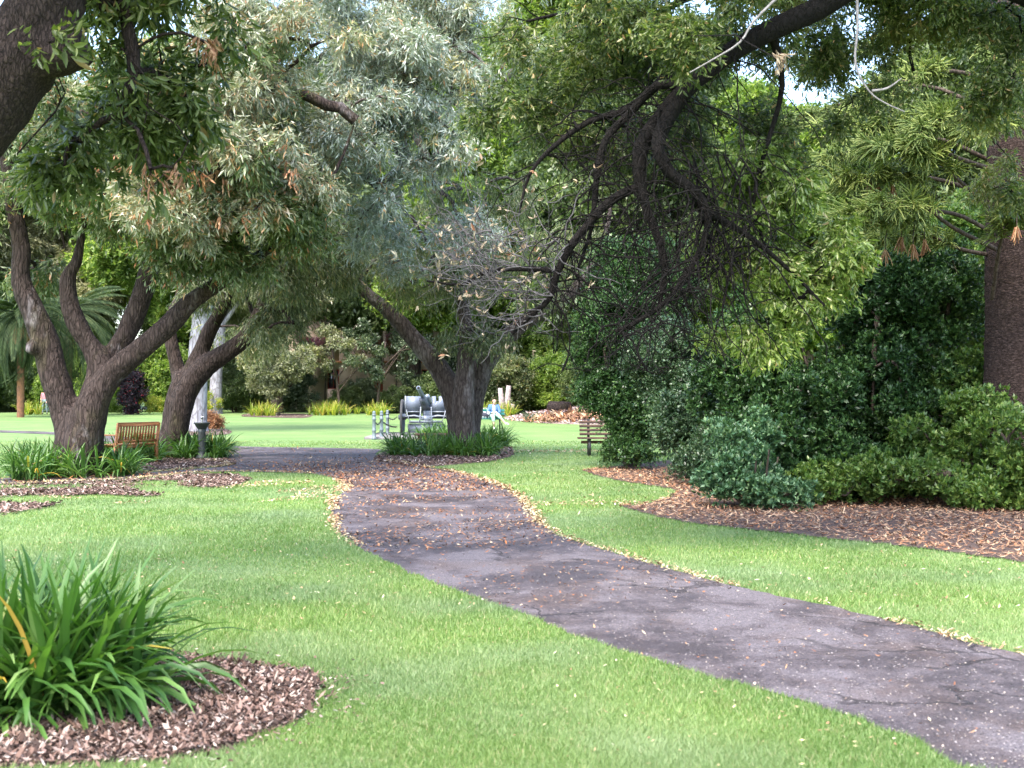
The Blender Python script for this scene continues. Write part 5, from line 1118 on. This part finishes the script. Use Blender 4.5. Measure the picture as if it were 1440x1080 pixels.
def skin(name, V, E, rad, mat, parent, sub=2, root=0):
    me = bpy.data.meshes.new(name); me.from_pydata([tuple(map(float, v)) for v in V], E, []); me.update()
    o = bpy.data.objects.new(name, me); col.objects.link(o)
    sk = o.modifiers.new('s', 'SKIN'); sk.use_smooth_shade = True
    for v in me.skin_vertices[0].data: v.use_root = False
    for v, q in zip(me.skin_vertices[0].data, rad): v.radius = (q, q) if isinstance(q, (int, float)) else q
    me.skin_vertices[0].data[root].use_root = True
    ss = o.modifiers.new('u', 'SUBSURF'); ss.levels = sub; ss.render_levels = sub
    dg = bpy.context.evaluated_depsgraph_get(); m2 = bpy.data.meshes.new_from_object(o.evaluated_get(dg)); bpy.data.objects.remove(o)
    m2.materials.clear(); m2.materials.append(mat); m2.polygons.foreach_set('use_smooth', np.ones(len(m2.polygons), bool)); return link(name, m2, parent)
def mkskin(c): 
    return mat_plain('skin', c, tuple(x * .92 for x in c), rough=.5, scale=20)
def body(parent, J, mat):
    """J: dict of joints. One continuous skinned body with five fingered hands."""
    V, E, Rr, ix = [], [], [], {}
    def v(n, p, r_): ix[n] = len(V); V.append(p); Rr.append(r_); return ix[n]
    def e(a, b_): E.append((ix[a], ix[b_]))
    v('pel', J['pel'], (.15, .12)); v('waist', J['waist'], (.125, .10)); v('chest', J['chest'], (.15, .11)); v('nb', J['neckb'], .06); v('nk', J['neck'], .048)
    hd = np.array(J['head']); hf = unit(np.array(J['look'])); v('hc', hd - [0, 0, .06], (.062, .07)); v('hm', hd + [0, 0, .0], (.076, .092)); v('ht', hd + [0, 0, .07], (.066, .078))
    v('nose', hd + hf * .105 - [0, 0, .015], .011); v('chin', hd + hf * .06 - [0, 0, .095], .028)
    for a, b_ in (('pel', 'waist'), ('waist', 'chest'), ('chest', 'nb'), ('nb', 'nk'), ('nk', 'hc'), ('hc', 'hm'), ('hm', 'ht'), ('hm', 'nose'), ('hc', 'chin')): e(a, b_)
    for s in 'LR':
        v('sh' + s, J['sh' + s], .055); v('el' + s, J['el' + s], .040); v('wr' + s, J['wr' + s], .026); v('pm' + s, J['pm' + s], (.036, .018)); e('chest', 'sh' + s); e('sh' + s, 'el' + s); e('el' + s, 'wr' + s); e('wr' + s, 'pm' + s)
        v('hp' + s, J['hp' + s], .085); v('kn' + s, J['kn' + s], .056); v('cf' + s, np.array(J['kn' + s]) * .65 + np.array(J['an' + s]) * .35, .052); v('an' + s, J['an' + s], .034); v('toe' + s, J['toe' + s], .028); e('pel', 'hp' + s); e('hp' + s, 'kn' + s); e('kn' + s, 'cf' + s); e('cf' + s, 'an' + s); e('an' + s, 'toe' + s)
        pm, wr = np.array(J['pm' + s]), np.array(J['wr' + s]); fd = unit(pm - wr); sd = unit(np.cross(fd, [0, 0, 1.])); dn = np.array([0, 0, -1.])
        for q, L in enumerate((.062, .072, .068, .055)):
            o_ = (q - 1.5) * .019; k1 = pm + fd * .03 + sd * o_; v(f'f{q}a' + s, k1, .0095); v(f'f{q}b' + s, k1 + fd * L * .5 + dn * .008, .0085); v(f'f{q}c' + s, k1 + fd * L * .85 + dn * .03, .007); e('pm' + s, f'f{q}a' + s); e(f'f{q}a' + s, f'f{q}b' + s); e(f'f{q}b' + s, f'f{q}c' + s)
        k1 = wr * .5 + pm * .5 + sd * (-.034); v('tha' + s, k1, .012); v('thb' + s, k1 + fd * .035 - sd * .012 + dn * .01, .009); e('pm' + s, 'tha' + s); e('tha' + s, 'thb' + s)
    b_ = skin('body', V, E, Rr, mat, parent, 2)
    m = MB(); m2 = MB(); sd = unit(np.cross(hf, [0, 0, 1.]))
    me_ = mat_plain('eye_dark', (.05, .035, .03), rough=.3)
    for s in (-1, 1): c = hd + hf * .088 + sd * s * .032 + np.array([0, 0, .012]); m = MB(); m.lathe([(.003, -.010), (.011, -.006), (.013, 0), (.011, .006), (.003, .010)], c=tuple(c), n=10); m.build('eye', me_, parent)
    c = hd + hf * .094 - np.array([0, 0, .055]); m2.tube([c - sd * .024, c + hf * .006, c + sd * .024], [.003, .007, .003], 8); m2.build('mouth', mat_plain('lip', (.45, .16, .14), rough=.5), parent)
    for s in (-1, 1): c = hd + sd * s * .082 - np.array([0, 0, .01]); m = MB(); m.tube([c - [0, 0, .028], c, c + [0, 0, .028]], [.006, .014, .01], 8); m.build('ear', mat, parent)
    return b_
def garment(name, pts, edges, rad, mat, parent): return skin(name, pts, edges, rad, mat, parent, 2)
wr_ = empty('person', (WX, DW, 0), 'woman in blue jacket and pale green trousers sitting cross legged, reading', 'person')
J = dict(pel=(0, .08, .52), waist=(0, .10, .68), chest=(0, .08, .88), neckb=(0, .06, 1.0), neck=(.01, .035, 1.06), head=(.02, 0, 1.14), look=(.25, -.8, -.45),
         shL=(-.17, .07, .94), shR=(.17, .07, .94), elL=(-.24, -.02, .68), elR=(.24, -.03, .68), wrL=(-.06, -.20, .66), wrR=(.12, -.21, .66), pmL=(.0, -.25, .67), pmR=(.07, -.27, .66),
         hpL=(-.10, .03, .52), hpR=(.10, .03, .52), knL=(-.02, -.40, .52), knR=(.16, -.40, .60), anL=(.0, -.42, .11), anR=(.46, -.50, .26), toeL=(.03, -.56, .04), toeR=(.60, -.58, .22))
J = {k: np.array(v, float) for k, v in J.items()}
M_skin1 = mkskin((.55, .33, .25)); body(wr_, J, M_skin1)
M_denim = mat_plain('blue_denim', (.09, .19, .38), (.06, .13, .28), rough=.8, scale=12); M_mint = mat_plain('pale_green_cloth', (.30, .48, .40), (.24, .40, .34), rough=.8, scale=10); M_white = mat_plain('white_cloth', (.62, .66, .66), rough=.8)
garment('jacket', [J['waist'] - [0, 0, .1], J['waist'], J['chest'], J['neckb'] - [0, 0, .02], J['shL'], J['elL'], J['wrL'] * .85 + J['elL'] * .15, J['shR'], J['elR'], J['wrR'] * .85 + J['elR'] * .15], [(0, 1), (1, 2), (2, 3), (2, 4), (4, 5), (5, 6), (2, 7), (7, 8), (8, 9)], [(.165, .14), (.155, .13), (.17, .13), .075, .078, .058, .045, .078, .058, .045], M_denim, wr_)
m = MB(); m.box((.0, -.055, .82), (.12, .05, .30), rx=R(6), bev=.02); m.build('shirt', M_white, wr_)
garment('trousers', [J['pel'], J['hpL'], J['knL'], J['knL'] * .45 + J['anL'] * .55, J['hpR'], J['knR'], J['knR'] * .5 + J['anR'] * .5], [(0, 1), (1, 2), (2, 3), (0, 4), (4, 5), (5, 6)], [(.17, .14), .11, .085, .075, .11, .088, .07], M_mint, wr_)
hd = J['head']; garment('hair', [hd + [0, .03, .055], hd + [0, .06, 0], hd + [0, .055, -.06], hd + [-.07, .02, -.03], hd + [.07, .02, -.03]], [(0, 1), (1, 2), (1, 3), (1, 4)], [(.088, .095), (.085, .08), .06, .035, .035], mat_plain('brown_hair', (.24, .13, .07), (.15, .08, .045), rough=.6, scale=20), wr_)
for s in 'LR':
    t_, a_ = J['toe' + s], J['an' + s]; garment('shoe', [a_ - [0, 0, .03], a_ * .4 + t_ * .6, t_ + (t_ - a_) * .15], [(0, 1), (1, 2)], [.042, .038, .03], M_white, wr_)
o = MB().box((.035, -.32, .685), (.17, .12, .012), rx=R(25), bev=.004).build('book', M_white, None, (WX, DW, 0)); 
me = o.data; V = arrays_of(me) - np.array([.035, -.32, .685]); me.vertices.foreach_set('co', V.ravel()); o.location = (WX + .035, DW - .32, .695); tag(o, 'small pale book held open in the woman\'s hands', 'book')
m = MB(); m.prism([(-.17, 0), (.17, 0), (.19, .27), (-.19, .27)], -.06, .06)
def mat_check():
    m_, n, b, out = newmat('checked_cloth'); vo = n.nodes.new('ShaderNodeTexVoronoi'); vo.inputs['Scale'].default_value = 13; n.links.new(coords(n), vo.inputs['Vector'])
    n.links.new(ramp(n, vo.outputs['Color'], [(0, (.65, .66, .68)), (.5, (.03, .03, .05))], 'CONSTANT'), b.inputs['Base Color']); b.inputs['Roughness'].default_value = .8; return m_
r = empty('tote_bag', (WX - .36, DW - .08, .438), 'black and white patterned bag standing on the teal bench beside the woman', 'bag'); m.build('bag_body', mat_check(), r)
for sy in (-.05, .05): m = MB(); m.tube(smooth_path([[-.09, sy, .26], [-.07, sy, .40], [.07, sy, .40], [.09, sy, .26]], 4), .009, 6); m.build('handle', M_white, r)
# far person, mostly hidden by the forked tree
FX = (63 - 720) / F * 84
wf = empty('person', (FX, 84, 0), 'far off person in a pink top and grey trousers beside the forked tree', 'person')
J2 = dict(pel=(0, 0, .92), waist=(0, 0, 1.06), chest=(0, 0, 1.28), neckb=(0, 0, 1.40), neck=(0, -.01, 1.46), head=(0, -.02, 1.56), look=(.1, -1, -.1), shL=(-.17, 0, 1.35), shR=(.17, 0, 1.35), elL=(-.23, -.02, 1.08), elR=(.23, -.02, 1.08),
          wrL=(-.20, -.14, .88), wrR=(.20, -.14, .88), pmL=(-.19, -.18, .82), pmR=(.19, -.18, .82), hpL=(-.10, 0, .88), hpR=(.10, 0, .88), knL=(-.11, -.03, .48), knR=(.12, .02, .48), anL=(-.12, .0, .08), anR=(.13, .08, .08), toeL=(-.13, -.14, .035), toeR=(.15, -.07, .035))
J2 = {k: np.array(v, float) for k, v in J2.items()}; body(wf, J2, M_skin1)
garment('top', [J2['pel'], J2['waist'], J2['chest'], J2['neckb'] - [0, 0, .02], J2['shL'], J2['elL'], J2['shR'], J2['elR']], [(0, 1), (1, 2), (2, 3), (2, 4), (4, 5), (2, 6), (6, 7)], [(.17, .14), (.155, .13), (.17, .13), .075, .075, .055, .075, .055], mat_plain('pink_cloth', (.55, .25, .27), (.42, .14, .18), rough=.8, scale=9), wf)
garment('trousers', [J2['pel'] - [0, 0, .02], J2['hpL'], J2['knL'], J2['anL'], J2['hpR'], J2['knR'], J2['anR']], [(0, 1), (1, 2), (2, 3), (0, 4), (4, 5), (5, 6)], [(.16, .13), .105, .075, .06, .105, .075, .06], mat_plain('grey_cloth', (.20, .26, .28), rough=.8), wf)
garment('hair', [hd * 0 + J2['head'] + [0, .03, .055], J2['head'] + [0, .05, 0], J2['head'] + [0, .05, -.06]], [(0, 1), (1, 2)], [(.088, .095), (.085, .08), .05], mat_plain('dark_hair', (.05, .035, .03), rough=.6), wf)
for s in 'LR':
    t_, a_ = J2['toe' + s], J2['an' + s]; garment('shoe', [a_ - [0, 0, .03], a_ * .4 + t_ * .6, t_ + (t_ - a_) * .15], [(0, 1), (1, 2)], [.042, .038, .03], M_darkmetal, wf)
